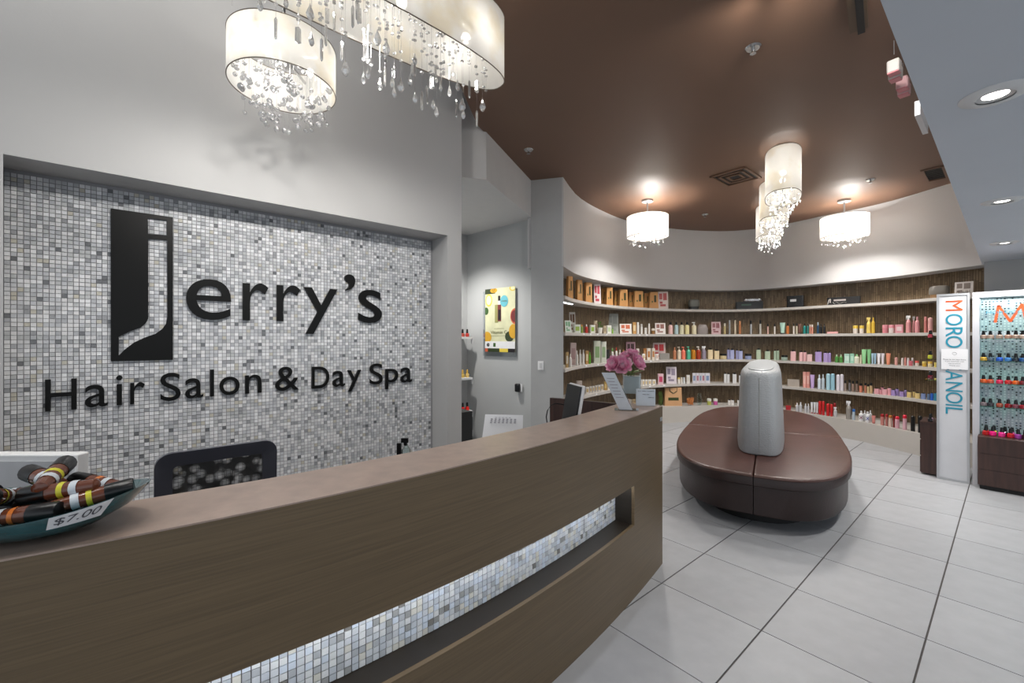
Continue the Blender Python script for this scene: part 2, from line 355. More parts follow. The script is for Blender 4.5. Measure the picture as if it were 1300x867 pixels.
# ------------------------------------------------------------------ the wall sign
NS = NI-.012
def signpt(px, py): s, z, _ = onplane(px, py, NS); return s, z
box = [signpt(140.7, 264.2), signpt(219.5, 276.4), signpt(219.5, 456.4), signpt(140.7, 459)]
bs0, bs1 = box[0][0], box[1][0]; bz1 = (box[0][1]+box[1][1])/2; bz0 = (box[2][1]+box[3][1])/2
def q(cx, cy): return signpt(130+cx*.2535, 250+cy*.2537)
sign = thing('logo_plaque', 'black rectangular plaque with cut-out letter j on the mosaic wall', 'sign', W(bs0, NS, bz0))
js = [q(230, 210), q(230, 608), q(217, 632), q(190, 655), q(140, 672), q(82, 700), q(82, 793), q(110, 765), q(160, 727), q(215, 702), q(265, 685), q(300, 660), q(318, 635), q(325, 600), q(324, 217)]
jd = [q(228, 107), q(229, 185), q(322, 195), q(322, 117)]
cu = bpy.data.curves.new('logo', 'CURVE'); cu.dimensions = '2D'; cu.fill_mode = 'BOTH'; cu.extrude = .007
for pts in ([(bs0, bz0), (bs1, bz0), (bs1, bz1), (bs0, bz1)], js, jd):
    sp = cu.splines.new('POLY'); sp.points.add(len(pts)-1); sp.use_cyclic_u = True
    for p_, c_ in zip(sp.points, pts): p_.co = (c_[0], c_[1], 0, 1)
co = bpy.data.objects.new('logo', cu); COL.objects.link(co)
me = bpy.data.meshes.new_from_object(co.evaluated_get(bpy.context.evaluated_depsgraph_get())); bpy.data.objects.remove(co)
for v in me.vertices: v.co = W(v.co.x, NS-v.co.z, v.co.y)
me.materials.clear(); me.materials.append(M_sign); link(bpy.data.objects.new('panel', me), sign)
def letters(name, label, rows):
    t_ = None
    for ch, x0, x1, y0, y1 in rows:
        a = signpt(x0, y0 if ch not in '' else y0); xm = (x0+x1)/2
        s0_, s1_ = signpt(x0, 400)[0], signpt(x1, 400)[0]; z1_ = signpt(xm, y0)[1]; z0_ = signpt(xm, y1)[1]
        if t_ is None: t_ = thing(name, label, 'sign', W(s0_, NS, z0_))
        me = text_mesh(ch, M_sign, W(s0_, NS+.006, z0_), D1, (0, 0, 1), -D2, (s1_-s0_, z1_-z0_), .018)
        link(bpy.data.objects.new('letter', me), t_)
letters('name_sign', "large black lettering erry's beside the logo plaque", [
    ('e', 236.2, 293.3, 354.5, 406), ('r', 308, 340.5, 359.5, 407), ('r', 351, 380.8, 362, 408), ('y', 385.4, 428, 366, 424), ('’', 437, 450.5, 348.5, 369.5), ('s', 454.6, 484.3, 368, 410)])
def L1(x0, x1, y0, y1): return (40+x0*.2, 40+x1*.2, 440+y0*.2, 440+y1*.2)
def L2(x0, x1, y0, y1): return (290+x0*.2, 290+x1*.2, 430+y0*.2, 430+y1*.2)
letters('tagline_sign', 'smaller black lettering Hair Salon & Day Spa under the logo', [
    ('H', *L1(88, 287, 205, 403)), ('a', *L1(340, 486, 241, 382)), ('i', *L1(538, 578, 182, 370)), ('r', *L1(626, 720, 226, 362)), ('S', *L1(817, 947, 167, 343)),
    ('a', *L1(975, 1090, 200, 326)), ('l', *L1(1133, 1158, 145, 316)), ('o', *L1(1192, 1320, 190, 306)), ('n', *L2(105, 208, 228, 345)), ('&', *L2(296, 445, 177, 328)),
    ('D', *L2(528, 638, 176, 313)), ('a', *L2(660, 738, 203, 303)), ('y', *L2(755, 840, 198, 332)), ('S', *L2(895, 977, 157, 289)), ('p', *L2(995, 1075, 190, 317)), ('a', *L2(1092, 1162, 182, 277))])

# ------------------------------------------------------------------ reception counter
def cy(X): return 1.8403+.9765*X+.1638*X*X
fX = [-2.6+i*(1.098+2.6)/80 for i in range(81)]
CF = [Vector((x, cy(x), 0)) for x in fX]
def off(pts, d): return outward(pts, d)
CB = off(CF, .30)
ctr = thing('reception_counter', 'long curved brown wood reception counter with a glittering mosaic slot', 'counter', (CF[60].x, CF[60].y, 0))
ie = max(i for i, x in enumerate(fX) if x < .815)
C1, C1i = CF[:ie+1], off(CF, .132)[:ie+1]
MB().strip(CF, CB, 1.1455, 1.15).build('countertop', [M_woodsheen], ctr)
up = MB().strip(CF, off(CF, .02), .712, 1.145).build('upper_panel', M_wood, ctr)
MB().strip(CF, off(CF, .02), 0, .46).build('lower_panel', M_wood, ctr)
MB().strip(CF[ie:], off(CF, .02)[ie:], .4602, .7118).build('end_panel', M_wood, ctr)
sl = MB(); sl.strip(off(C1, .021), off(C1, .16), .44, .4598); sl.strip(off(C1, .021), off(C1, .16), .712, .73)
pe = CF[ie]; tn = (CF[ie+1]-CF[ie]).normalized(); nn = Vector((-tn.y, tn.x, 0))
sl.obox(pe+nn*.021+Vector((0, 0, .46)), tn*.02, nn*.125, (0, 0, .252)); sl.build('slot_lining', M_slotw, ctr)
MB().strip(off(CF, .285), off(CF, .30), 0, 1.145).build('inner_panel', M_wood, ctr)
pe = CF[-1]; tn = (CF[-1]-CF[-2]).normalized(); nn = Vector((-tn.y, tn.x, 0))
MB().obox(pe+nn*.0205-tn*.02, tn*.02, nn*.264, (0, 0, 1.145)).build('side_panel', M_wood, ctr)
wg = CB[-1]; wdir = Vector((-.49, .33, 0)).normalized()
MB().obox(wg-tn*.04, wdir*.62, tn*.035, (0, 0, 1.14)).build('wing_panel', M_dwood, ctr)
tgp = pe-tn*.06
bevel(MB().obox(tgp-nn*.004+Vector((0, 0, 1.045)), tn*.045, nn*.004, (0, 0, .028)).build('metal_tag', M_steel, ctr), .001, 1)
# lamp strip tucked behind the upper edge of the slot
MB().strip(off(C1, .03), off(C1, .05), .702, .711).build('led_strip', mat('slot_led', 'f2f7ff', .5, emit=4.5), ctr)
# slot mosaic
mbk = C1i; seg = [0]
for i in range(1, len(mbk)): seg.append(seg[-1]+(mbk[i]-mbk[i-1]).length)
def atlen(l):
    for i in range(1, len(mbk)):
        if l <= seg[i]:
            d = mbk[i]-mbk[i-1]; return mbk[i-1]+d*((l-seg[i-1])/(seg[i]-seg[i-1])), d.normalized()
    d = mbk[-1]-mbk[-2]; return mbk[-1], d.normalized()
MB().strip(off(mbk, .003), off(mbk, .03), .46, .712).build('slot_backing', mat('slot_grout', '62605c', .8), ctr)
stint = ['e2e2e0', 'd4d6d8', 'c6cacf', 'dcd8cc', 'b6b8ba', 'a2a29f', 'd6dde6', '8a8781']; sw = [14, 14, 10, 6, 6, 4, 8, 2]
M_st = [mat('slot_mosaic_%s' % c, c, .18, spec=.6, bump=.1, vscale=(60, 60, 60)) for c in stint]
tmesh = [MB().obox((-t/2, -.002, -t/2), (t, 0, 0), (0, .005, 0), (0, 0, t)).mesh('mosaic_tile', m, False) for m in M_st]
t = .0215; cells = []; NC = int(seg[-1]/P)
for i in range(NC):
    p, d = atlen(seg[-1]-(i+.5)*P)
    for j in range(10):
        z = .4735+j*P; pxx = 650+F*p.x/max(p.y, .01); vis = 1 if (p.y > .6 and 230 < pxx < 800 and j < 8) else 0
        cells.append((-vis, (p-Vector((0, 0, 0))).length, i, p, d, z, R.choices(range(8), sw)[0]))
cells.sort(key=lambda c: c[:3]); rest = MB()
for k, (_, _, i, p, d, z, mi) in enumerate(cells):
    n_ = Vector((-d.y, d.x, 0)); pr = R.uniform(-.0006, .0006)
    if k < 300:
        o = bpy.data.objects.new('mosaic_tile', tmesh[mi]); o.rotation_euler = (R.uniform(-.03, .03), 0, math.atan2(d.y, d.x)+R.uniform(-.03, .03))
        link(o, ctr, p+n_*pr+Vector((0, 0, z)))
    else: rest.obox(p-d*t/2-n_*(.002+pr)+Vector((0, 0, z-t/2)), d*t, n_*.005, (0, 0, t), mi)
o = rest.build('mosaic_tile_field', M_st, ctr, False); o['kind'] = 'stuff'
# work desk behind the counter
dk = thing('work_desk', 'brown wood work desk attached behind the reception counter', 'desk', (CB[40].x, CB[40].y, 0))
DA, DB = off(CF, .305)[10:70], off(CF, .60)[10:70]
MB().strip(DA, DB, .72, .75).build('desktop', M_dwood, dk)
for i in (2, 30, 57):
    d = (DA[i+1]-DA[i]).normalized(); n_ = Vector((-d.y, d.x, 0)); MB().obox(DA[i]+n_*.01, d*.03, n_*.25, (0, 0, .719)).build('leg', M_dwood, dk)

# ------------------------------------------------------------------ glass bowl with its little bottles
bc = Vector((-1.205, 1.085, 1.15)); brz = math.radians(14)
bowl = thing('glass_bowl', 'teal boat-shaped glass bowl of small brown bottles on the counter', 'bowl', bc, None, brz)
def bring(a, b, z, lift=0):
    return [(a*math.cos(t_), b*math.sin(t_), z+lift*math.cos(t_)**2) for t_ in [2*math.pi*i/40 for i in range(40)]]
rings = [bring(.07, .05, .003), bring(.13, .09, .012, .004), bring(.19, .125, .037, .015), bring(.228, .148, .066, .03), bring(.232, .151, .070, .033), bring(.222, .143, .068, .032), bring(.18, .118, .044, .016), bring(.12, .08, .020, .004)]
M_teal = mat('teal_glass', '285a60', .12, var=.25, vscale=(14, 14, 14), bump=.3, coat=.5, spec=.8)
link(bpy.data.objects.new('basin', MB().loft(rings, True).mesh('basin', M_teal)), bowl, None, False)
tg = Matrix.Rotation(brz, 4, 'Z')
# price sticker follows the bowl's side
a0 = math.radians(-62); a1 = math.radians(-30)
st = MB(); R1 = []; R2 = []
for i in range(9):
    t_ = a0+(a1-a0)*i/8; c_, s_ = math.cos(t_), math.sin(t_)
    R1.append((.193*c_*1.01, .1268*s_*1.03, .039+.015*c_*c_)); R2.append((.232*c_*1.012, .151*s_*1.02, .0695+.033*c_*c_))
st.add(R1+R2, [(i, i+1, 10+i, 9+i) for i in range(8)])
pt = link(bpy.data.objects.new('price_sticker', st.mesh('price_sticker', M_paper)), bowl, None, False); pt['label'] = 'white price sticker reading $7.00'
pa, pb = Vector(R1[1]), Vector(R1[7]); pu = Vector(R2[4])-Vector(R1[4])
def stick(u, v):
    x = u*8; i = min(7, int(x)); fr_ = x-i; a = Vector(R1[i]).lerp(Vector(R1[i+1]), fr_); b = Vector(R2[i]).lerp(Vector(R2[i+1]), fr_); p = a.lerp(b, v)
    return p+Vector((p.x*.35, p.y, -.05)).normalized()*.0012
me = glyph('$7.00', .0); xs = [v.co.x for v in me.vertices]; ys = [v.co.y for v in me.vertices]
for v in me.vertices: v.co = stick(.1+.76*(v.co.x-min(xs))/(max(xs)-min(xs)), .2+.6*(v.co.y-min(ys))/(max(ys)-min(ys)))
me.materials.clear(); me.materials.append(M_ink); link(bpy.data.objects.new('price_lettering', me), pt, None, False)
M_br = mat('amber_brown_bottle', '6d3a26', .25, var=.15, coat=.4)
bodym = MB().lathe([(.006, 0), (.0125, .004), (.0135, .03), (.0165, .075), (.0165, .082)], seg=14).mesh('squeeze_bottle', M_br)
capm = MB().lathe([(.0175, .079), (.0178, .118), (.016, .122)], seg=14).mesh('cap', M_black)
bands = {c: MB().lathe([(.0152, .052), (.0163, .0605)], seg=14, cap=False).mesh('band', pm(c)) for c in ('d8d23c', '6fc63a', 'e23f86', 'd97a35', 'd8dfe4')}
sticker = MB().lathe([(.0148, .03), (.0153, .042)], seg=14, cap=False).mesh('tiny_label', pm('d5dbe0'))
bspots = [(-.145, -.062, .060, 8, 2, 'd97a35'), (.012, -.085, .066, 14, 3, 'd97a35'), (.130, -.040, .082, 38, 8, 'd8d23c'), (-.115, .0, .058, 6, 3, '6fc63a'), (.045, -.022, .056, 4, 0, 'd8dfe4'), (-.07, .065, .072, 12, 4, '6fc63a'), (.095, .062, .086, 172, 5, 'd97a35'),
          (-.150, -.028, .100, 14, 4, 'e23f86'), (-.045, -.052, .104, -62, 16, 'd8d23c'), (.075, -.032, .104, 196, -6, 'd8d23c'), (-.02, .052, .112, 160, 6, 'd8dfe4'), (.02, .012, .128, 118, 10, 'd8d23c')]
bdesc = ['orange', 'orange', 'yellow', 'green', 'silver', 'green', 'orange', 'pink', 'yellow', 'yellow', 'silver', 'yellow']
bwhere = ['lying low at the left end of the bowl', 'just above the price sticker', 'resting on the right tip of bowl', 'in the bottom layer, middle left', 'in the bottom layer, centre', 'at the back left of the bowl', 'near the back right rim of bowl', 'on top at the left of the pile', 'pointing nose down at the front of bowl', 'on the upper layer, right of centre', 'at the back of the upper layer', 'topmost of the pile']
for q__, ((x, y, z, a, e, c), d_, w_) in enumerate(zip(bspots, bdesc, bwhere)):
    o = bpy.data.objects.new('squeeze_bottle', bodym); COL.objects.link(o)
    p = tg @ Vector((x, y, 0)); o.location = bc+p+Vector((0, 0, z)); dirv = Vector((math.cos(math.radians(a)), math.sin(math.radians(a)), math.tan(math.radians(e)))); o.scale = (1.28,)*3
    o.rotation_euler = dirv.to_track_quat('Z', 'Y').to_euler(); o.location -= dirv.normalized()*.07; o.location.z += .006
    tag(o, 'small brown bottle with %s band, %s' % (d_, w_), 'bottle', 'small brown bottles in the bowl')
    for nm, m in (('cap', capm), ('band', bands[c]), ('sticker', sticker)): link(bpy.data.objects.new(nm, m), o, None, False)

# ------------------------------------------------------------------ behind the counter: white box, chair, stand, monitor ...
def vplane(px, py, Y): return Vector(((px-650)/F*Y, Y, CZ+(HY-py)/F*Y))
a = vplane(0, 577, 1.62); b = vplane(97, 583, 1.62)
wb = thing('white_cabinet', 'white flat-topped panel box behind the glass bowl', 'cabinet', (a.x, a.y, .75))
wx = (b-a); wx.z = 0; wx.normalize(); x0 = a-wx*.35
o = MB().obox((x0.x, x0.y, .751), wx*((b-x0).dot(wx)), Vector((-wx.y, wx.x, 0))*.05, (0, 0, a.z-.751)).build('body', M_white, wb); bevel(o, .006, 2)
o = MB().obox(Vector((x0.x, x0.y, .79))-Vector((-wx.y, wx.x, 0))*.004+wx*.03, wx*((b-x0).dot(wx)-.06), Vector((-wx.y, wx.x, 0))*.004, (0, 0, a.z-.815)).build('front_panel', pm('b4b4b6'), wb)

chn = 2.42
def chp(px, py):
    s, z, p = onplane(px, py, chn); return s, z
cs0 = chp(195, 600)[0]; cs1 = chp(352, 600)[0]; cm = (cs0+cs1)/2; cwd = cs1-cs0
ch = thing('office_chair', 'black office chair with leather-edged mesh back behind the counter', 'chair', W(cm, chn, 0))
def rr(wd, h, r, n=6):
    out = []
    for (cx, cz, a_) in ((wd/2-r, h-r, 0), (-wd/2+r, h-r, 90), (-wd/2+r, r, 180), (wd/2-r, r, 270)):
        for i in range(n+1): t_ = math.radians(a_+90*i/n); out.append((cx+r*math.cos(t_), cz+r*math.sin(t_)))
    return out
H_ = .58; zb = 1.137-H_
def ringat(wd, h, r, ins, dep): return [W(cm+x, chn+dep+.22*(x/cwd)**2*.5-.03*(z/h if h else 0), zb+ins+z) for x, z in rr(wd, h, r)]
fr = MB(); fr.loft([ringat(cwd-.012, H_-.012, .06, .006, .03), ringat(cwd, H_, .065, 0, .012), ringat(cwd-.004, H_-.004, .063, .002, -.006), ringat(cwd-.13, H_-.13, .02, .065, .012), ringat(cwd-.13, H_-.13, .02, .065, .03)], False)
M_bl = mat('black_leather', '4c4e57', .34, bump=.15, bscale=(80, 80, 80), vscale=(10, 10, 10), coat=.2)
fr.build('back_frame', M_bl, ch)
def mesh_mat():
    m = bpy.data.materials.new('chair_mesh'); m.use_nodes = True; nt = m.node_tree; b = nt.nodes['Principled BSDF']
    b.inputs['Base Color'].default_value = (.012, .012, .012, 1); b.inputs['Roughness'].default_value = .5
    tc = nt.nodes.new('ShaderNodeTexCoord'); v = nt.nodes.new('ShaderNodeTexVoronoi'); v.inputs['Scale'].default_value = 23; nt.links.new(tc.outputs['Object'], v.inputs['Vector'])
    c = nt.nodes.new('ShaderNodeValToRGB'); c.color_ramp.elements[0].color = (.45, .45, .45, 1); c.color_ramp.elements[1].color = (.97, .97, .97, 1); c.color_ramp.elements[0].position = .15; c.color_ramp.elements[1].position = .6
    nt.links.new(v.outputs['Distance'], c.inputs[0]); nt.links.new(c.outputs[0], b.inputs['Alpha']); return m
mp_ = MB(); n_ = 12; grid = [[W(cm+(cwd-.12)*(i/n_-.5), chn+.02+.11*((cwd-.12)*(i/n_-.5)/cwd)**2, zb+.06+(H_-.12)*j/4) for i in range(n_+1)] for j in range(5)]
mp_.add([p for r in grid for p in r], [(j*13+i, j*13+i+1, j*13+i+14, j*13+i+13) for j in range(4) for i in range(n_)]); mp_.build('mesh_panel', mesh_mat(), ch)
o = MB().prism(sellipse(.25, .24, 4, 32, (W(cm, chn-.26).x, W(cm, chn-.26).y), A1), .46, .53).build('seat', M_bl, ch); bevel(o, .02, 3)
MB().lathe([(.03, .1), (.03, .46)], W(cm, chn-.26)).build('gas_column', M_chrome, ch)
MB().tube([W(cm, chn-.1, .48), W(cm, chn+.06, .5), W(cm, chn+.05, .62)], .02).build('back_bracket', M_black, ch)
for k in range(5):
    t_ = 1.2566*k; c_ = W(cm, chn-.26); e_ = c_+Vector((math.cos(t_), math.sin(t_), 0))*.3
    lg = MB().tube([c_+Vector((0, 0, .12)), e_+Vector((0, 0, .075))], [.025, .016]).build('leg', M_black, ch)
    MB().tube([e_+Vector((-.012, 0, .027)), e_+Vector((.012, 0, .027))], .027, 12).build('caster', M_black, lg)
for sg in (-1, 1):
    ar = MB().tube([W(cm+sg*.24, chn-.2, .5), W(cm+sg*.27, chn-.2, .66), W(cm+sg*.27, chn-.02, .68)], .015).build('armrest', M_black, ch)
# pump bottle / brush silhouette at (515,565)
p = vplane(514, 575, 3.0); 
bt = thing('spray_bottle', 'black-topped clear spray bottle standing by the mosaic wall', 'bottle', (p.x, p.y, .75))
MB().lathe([(.03, .751), (.032, .76), (.032, .86), (.012, .89), (.012, .90)], (p.x+.01, p.y, 0)).build('body', M_glass, bt)
MB().box((p.x+.0, p.y, .925), (.05, .02, .03)).box((p.x+.005, p.y, .905), (.022, .022, .03)).build('trigger', M_black, bt)
MB().box((p.x-.035, p.y-.02, .83), (.03, .02, .16)).build('handle', M_black, bt)
cab = thing('back_cabinet', 'low dark cabinet standing against the mosaic wall', 'cabinet', (p.x, p.y, 0))
s_ = p.dot(D1); n_0 = p.dot(D2)
MB().obox(W(s_-.4, n_0-.08, .03), D1*.9, D2*.3, (0, 0, .69)).build('body', M_dwood, cab)
MB().obox(W(s_-.42, n_0-.1, .72), D1*.94, D2*.32, (0, 0, .03)).build('top', M_dwood, cab)
for k in range(2):
    dr = MB().obox(W(s_-.39+k*.445, n_0-.095, .06), D1*.435, D2*.014, (0, 0, .63)).build('door', M_dwood, cab)
    MB().obox(W(s_+.0+k*.07, n_0-.115, .4), D1*.012, D2*.02, (0, 0, .12)).build('handle', M_steel, dr)
# paper in stand
Yp = 2.75; a, b, c, d = vplane(616, 526, Yp+.05), vplane(664, 527, Yp+.05), vplane(663, 551, Yp), vplane(609, 555, Yp)
ps = thing('paper_notice', 'white printed sheet propped in a clear stand behind the counter', 'paper', (c.x, c.y, .75))
c.z = d.z = 1.02; lo = Vector((0, 0, -.14))
MB().add([d+lo, c+lo, b, a, d+lo+Vector((0, .002, 0)), c+lo+Vector((0, .002, 0)), b+Vector((0, .002, 0)), a+Vector((0, .002, 0))], [(0, 1, 2, 3), (7, 6, 5, 4), (0, 4, 5, 1), (1, 5, 6, 2), (2, 6, 7, 3), (3, 7, 4, 0)]).build('sheet', M_paper, ps)
ik = MB()
for r in range(4):
    for k in range(7 if r else 5):
        u = .2+.1*k if r else .3+.09*k; v = .14+.085*r; p_ = a.lerp(b, u).lerp(d.lerp(c, u), v); ik.box((p_.x, p_.y-.0015, p_.z), (.013, .0008, .007 if r else .003))
ik.build('printing', mat('faint_ink', '9a98a0', .7), ps)
MB().box((c.x-.1, c.y+.04, .80), (.22, .06, .1)).build('stand', M_acryl, ps)

# monitor seen from its side
mv = [vplane(722.6, 485, 3.0), vplane(738.7, 497, 2.78), vplane(733.6, 527, 2.76), vplane(713.8, 533, 3.0)]
mv[0].z = 1.335; mv[3].z = 1.05
mo = thing('computer_monitor', 'white-backed computer monitor with dark screen seen nearly edge-on', 'monitor', (mv[0].x, mv[0].y, .75))
ex = (mv[1]-mv[0]); ex.z = 0; ex.normalize(); ez = Vector((0.16, 0, 1)).normalized(); nb = Vector((-ex.y, ex.x, 0)); nb = nb if nb.x > 0 else -nb
base = vplane(710, 532, 3.0); base.z = .97; wd_ = .235; 
MB().obox(base, ex*wd_, nb*.012, ez*.36).build('screen', M_black, mo)
o = MB().obox(base+nb*.0125-ex*.004-ez*.006, ex*(wd_+.008), nb*.024, ez*.372).build('back_shell', M_white, mo); bevel(o, .01, 3)
MB().tube([base+ex*.12+nb*.03+ez*.15, base+ex*.12+nb*.08+Vector((0, 0, -.1)), base+ex*.12+nb*.07+Vector((0, 0, -.21))], .014).build('stand', M_white, mo)
cpx = base+ex*.15+nb*.07; MB().prism(sellipse(.1, .08, 3, 24, (cpx.x, cpx.y)), .751, .762).build('foot', M_white, mo)
cb = [vplane(x, y, 3.05) for x, y in ((717, 514), (712, 513), (705, 512), (699, 515), (695, 521), (693.5, 529), (695, 540), (699, 552))]
tag(MB().tube(cb, .004, 8).build('cable', M_black), 'black cable looping from the computer monitor', 'cable')

# vase with peonies, leaflet holder, card
vc = vplane(802, 498, 3.27); vx, vy = vc.x, vc.y
vs_ = thing('flower_vase', 'square frosted glass vase holding pink peonies at the counter end', 'vase', (vx, vy, 1.151))
vh = .12; o = MB().loft([[(vx+x*s_+.0, vy+y*s_, z) for x, y in sellipse(.068, .055, 8, 32, (0, 0), -.24)] for s_, z in ((1, 1.1515), (1, 1.375), (.94, 1.375), (.94, 1.17))], True).build('glass', glassy('smoked_glass', 'fafcfc', .2, .1), vs_)
MB().prism([(vx+x, vy+y) for x, y in sellipse(.062, .049, 8, 32, (0, 0), -.24)], 1.225, 1.355).build('frosted_insert', mat('frosted_blue_grey', 'bac0c2', .35, var=.1), vs_)
fl_ = thing('peony_bouquet', 'bunch of pink silk peonies in the square vase', 'flowers', (vx, vy, 1.24))
PK = [pm('f4bdd2', .7), pm('fadce7', .7), pm('e797ba', .7), pm('fdeef3', .7)]
def peony(c, r, up):
    me = MB(); q_ = up.to_track_quat('Z', 'Y').to_matrix()
    for ring, (rad, tilt, n, mi, sz) in enumerate(((.98, 70, 9, 0, .9), (.82, 52, 8, 2, .8), (.62, 36, 7, 0, .68), (.42, 20, 6, 1, .52), (.2, 8, 5, 3, .4))):
        for k in range(n):
            a_ = 6.283*k/n+ring*.4+R.uniform(-.1, .1); tt = math.radians(tilt+R.uniform(-7, 7)); pv = []
            for v in range(5):
                for u in range(4):
                    uu = (u/3-.5)*2; vv = v/4; hw = sz*r*.66*math.sin(math.pi*(.18+.72*vv))
                    ln = r*sz*1.2*vv; lift = .25*r*vv*vv
                    radial = rad*r*.25+ln*math.sin(tt)-lift*math.cos(tt)*(.8); hh = ln*math.cos(tt)+lift*math.sin(tt)-.35*r
                    radial -= abs(uu)**2*r*.12*(1-.3*vv)
                    x = radial*math.cos(a_)-uu*hw*math.sin(a_); y = radial*math.sin(a_)+uu*hw*math.cos(a_)
                    pv.append(Vector(c)+q_ @ Vector((x, y, hh)))
            me.add(pv, [(v*4+u, v*4+u+1, v*4+u+5, v*4+u+4) for v in range(4) for u in range(3)], mi)
    return me
for px_, py_, r_, up_ in ((790, 463.5, .066, (-.15, -1, .5)), (810, 460, .062, (.6, -.7, .5)), (778.5, 462, .06, (-.8, -.5, .4)), (803, 447.5, .048, (.1, -.2, 1)), (795, 451, .045, (-.3, -.4, .9)), (784, 455, .04, (-.5, .2, .8)), (806, 456, .04, (.5, .5, .8))):
    c_ = vplane(px_, py_, 3.25+(.05 if r_ < .05 else 0)); up_ = Vector(up_).normalized()
    bl = peony(c_, r_, up_).build('bloom', PK, fl_)
    MB().tube([c_-up_*r_*.3, Vector((vx, vy, 1.37)).lerp(c_, .3), (vx+R.uniform(-.02, .02), vy+R.uniform(-.02, .02), 1.26)], .003, 6).build('stem', pm('5a7a35'), fl_)
lf = MB()
for k in range(9):
    a_ = 6.283*k/9; p0 = Vector((vx, vy, 1.375)); d_ = Vector((math.cos(a_), math.sin(a_), .25)); sd = Vector((-d_.y, d_.x, 0))
    lf.add([p0+d_*.02, p0+d_*.06+sd*.02, p0+d_*.11, p0+d_*.06-sd*.02], [(0, 1, 2, 3)])
lf.build('leaves', pm('7f9a45'), fl_)
lh = thing('brochure_holder', 'clear acrylic holder of white leaflets leaning by the vase', 'holder', (.72, 2.95, 1.15))
c0 = vplane(787, 519, 2.92); c0.z = 1.156; tilt = Vector((-.115, .0, .24)); wv = Vector((.082, -.025, 0)); dp = Vector((.012, .03, 0))
p0 = c0-Vector((.005, 0, 0))
MB().obox(p0, wv, dp*.3, tilt*1.05).build('leaflet', pm('cdd3da'), lh)
ik = MB()
for k in range(7):
    q_ = p0+tilt*(.88-.09*k)+wv*.2; ik.obox(q_-Vector((0, .0015, 0)), wv*(.5 if k % 2 else .6), (0, .001, 0), tilt*.018)
ik.build('printing', mat('faint_ink'), lh)
MB().obox(p0+dp*.5, wv*1.05, dp*.25, tilt*.8).build('back_plate', M_acryl, lh)
MB().obox(p0-Vector((.035, .012, .005)), (.16, -.02, 0), (.02, .075, 0), (0, 0, .005)).build('base', M_acryl, lh)
cd = thing('counter_card', 'small white printed card standing at the counter end', 'card', (1.0, 3.12, 1.15))
a = vplane(808, 494, 3.12); b = vplane(832, 492.5, 3.10); bz = 1.151
MB().obox((a.x, a.y, bz), (b.x-a.x, b.y-a.y, 0), (0, .015, 0), (0, 0, a.z-bz)).build('panel', pm('ccd4dc'), cd)
for r, txt in enumerate(('ALL GIFT CARDS', 'FINAL SALE', 'THANK YOU')):
    ux = (b-a); ux.z = 0; L_ = ux.length; ux.normalize(); f_ = (.86, .36, .3)[r]
    link(bpy.data.objects.new('printing', text_mesh(txt, M_ink, Vector((a.x, a.y-.0006, a.z-(.016, .04, .062)[r]))+ux*L_*((1-f_)/2 if r < 2 else .62), ux, (0, 0, 1), (0, -1, 0), (L_*f_, .006), .0008)), cd)

# ------------------------------------------------------------------ poster, switch, dispenser, passage shelves
pdir = (pF-pW).normalized(); pn = Vector((pdir.y, -pdir.x, 0)); pn = pn if pn.y < 0 else -pn
def onwall(px, py, o0, d_, offn=0):
    r = ray(px); q0 = o0; den = r.x*d_.y-r.y*d_.x; Y = (q0.x*d_.y-q0.y*d_.x)/den; return Vector((r.x*Y, Y, CZ+(HY-py)/F*Y))
po = pW+pn*.03
a = onwall(616, 366, po, pdir); b = onwall(654, 365, po, pdir); c = onwall(654, 446, po, pdir); d = onwall(616, 447.5, po, pdir)
zt = (a.z+b.z)/2; zb_ = (c.z+d.z)/2; pw_ = (b-a); pw_.z = 0; PW = pw_.length; pu_ = pw_.normalized(); PH = zt-zb_
O = Vector((a.x, a.y, zb_))
ps = thing('wall_poster', 'yellow citrus Vitamin C advertising poster on the grey passage wall', 'poster', O)
def pq(u, v, k=0): return O+pu_*(u*PW)+Vector((0, 0, v*PH))+pn*(.001*k)
def pbox(mbx, u0, v0, u1, v1, k, mi=0): mbx.obox(pq(u0, v0, k), pu_*((u1-u0)*PW), pn*.001, (0, 0, (v1-v0)*PH), mi)
def pdisc(mbx, u, v, ru, rv, k, mi=0, clip=True):
    pts = [(min(1, max(0, u+ru*math.cos(6.283*i/24))), min(1, max(0, v+rv*math.sin(6.283*i/24)))) for i in range(24)]
    mbx.add([pq(x, y, k) for x, y in pts], [tuple(range(24))], mi)
MB().obox(pq(-.08, -.07, -8), pu_*(PW*1.1), pn*.004, (0, 0, PH*1.04)).build('acrylic_backing', M_acryl, ps)
MB().obox(pq(0, 0, -3), pu_*PW, pn*.003, (0, 0, PH)).build('sheet', mat('poster_cream', 'c9c8a4', .35, var=.1, vscale=(6, 6, 6)), ps)
pr = MB(); PCs = [pm(c) for c in ('2f3a1f', 'c8992c', 'd8c04a', 'e2dcae', '6f2a2a', '1c1416', '5fa9b4', 'c05a3c', 'dadada', '3b5a2c', '8c8a54')]
pbox(pr, 0, .92, .35, 1, 1, 0); pdisc(pr, .3, .97, .12, .04, 2, 1); pdisc(pr, .13, .82, .12, .10, 2, 2); pdisc(pr, .13, .82, .085, .075, 3, 3); pdisc(pr, .04, .65, .08, .06, 2, 9)
pdisc(pr, .93, .98, .11, .045, 2, 2); pdisc(pr, .93, .98, .07, .03, 3, 3)
pdisc(pr, 1, .55, .15, .12, 2, 7); pdisc(pr, .98, .55, .11, .09, 3, 4); pdisc(pr, .95, .32, .14, .11, 4, 1); pdisc(pr, .82, .24, .14, .08, 3, 0); pdisc(pr, .06, .23, .16, .09, 2, 1)
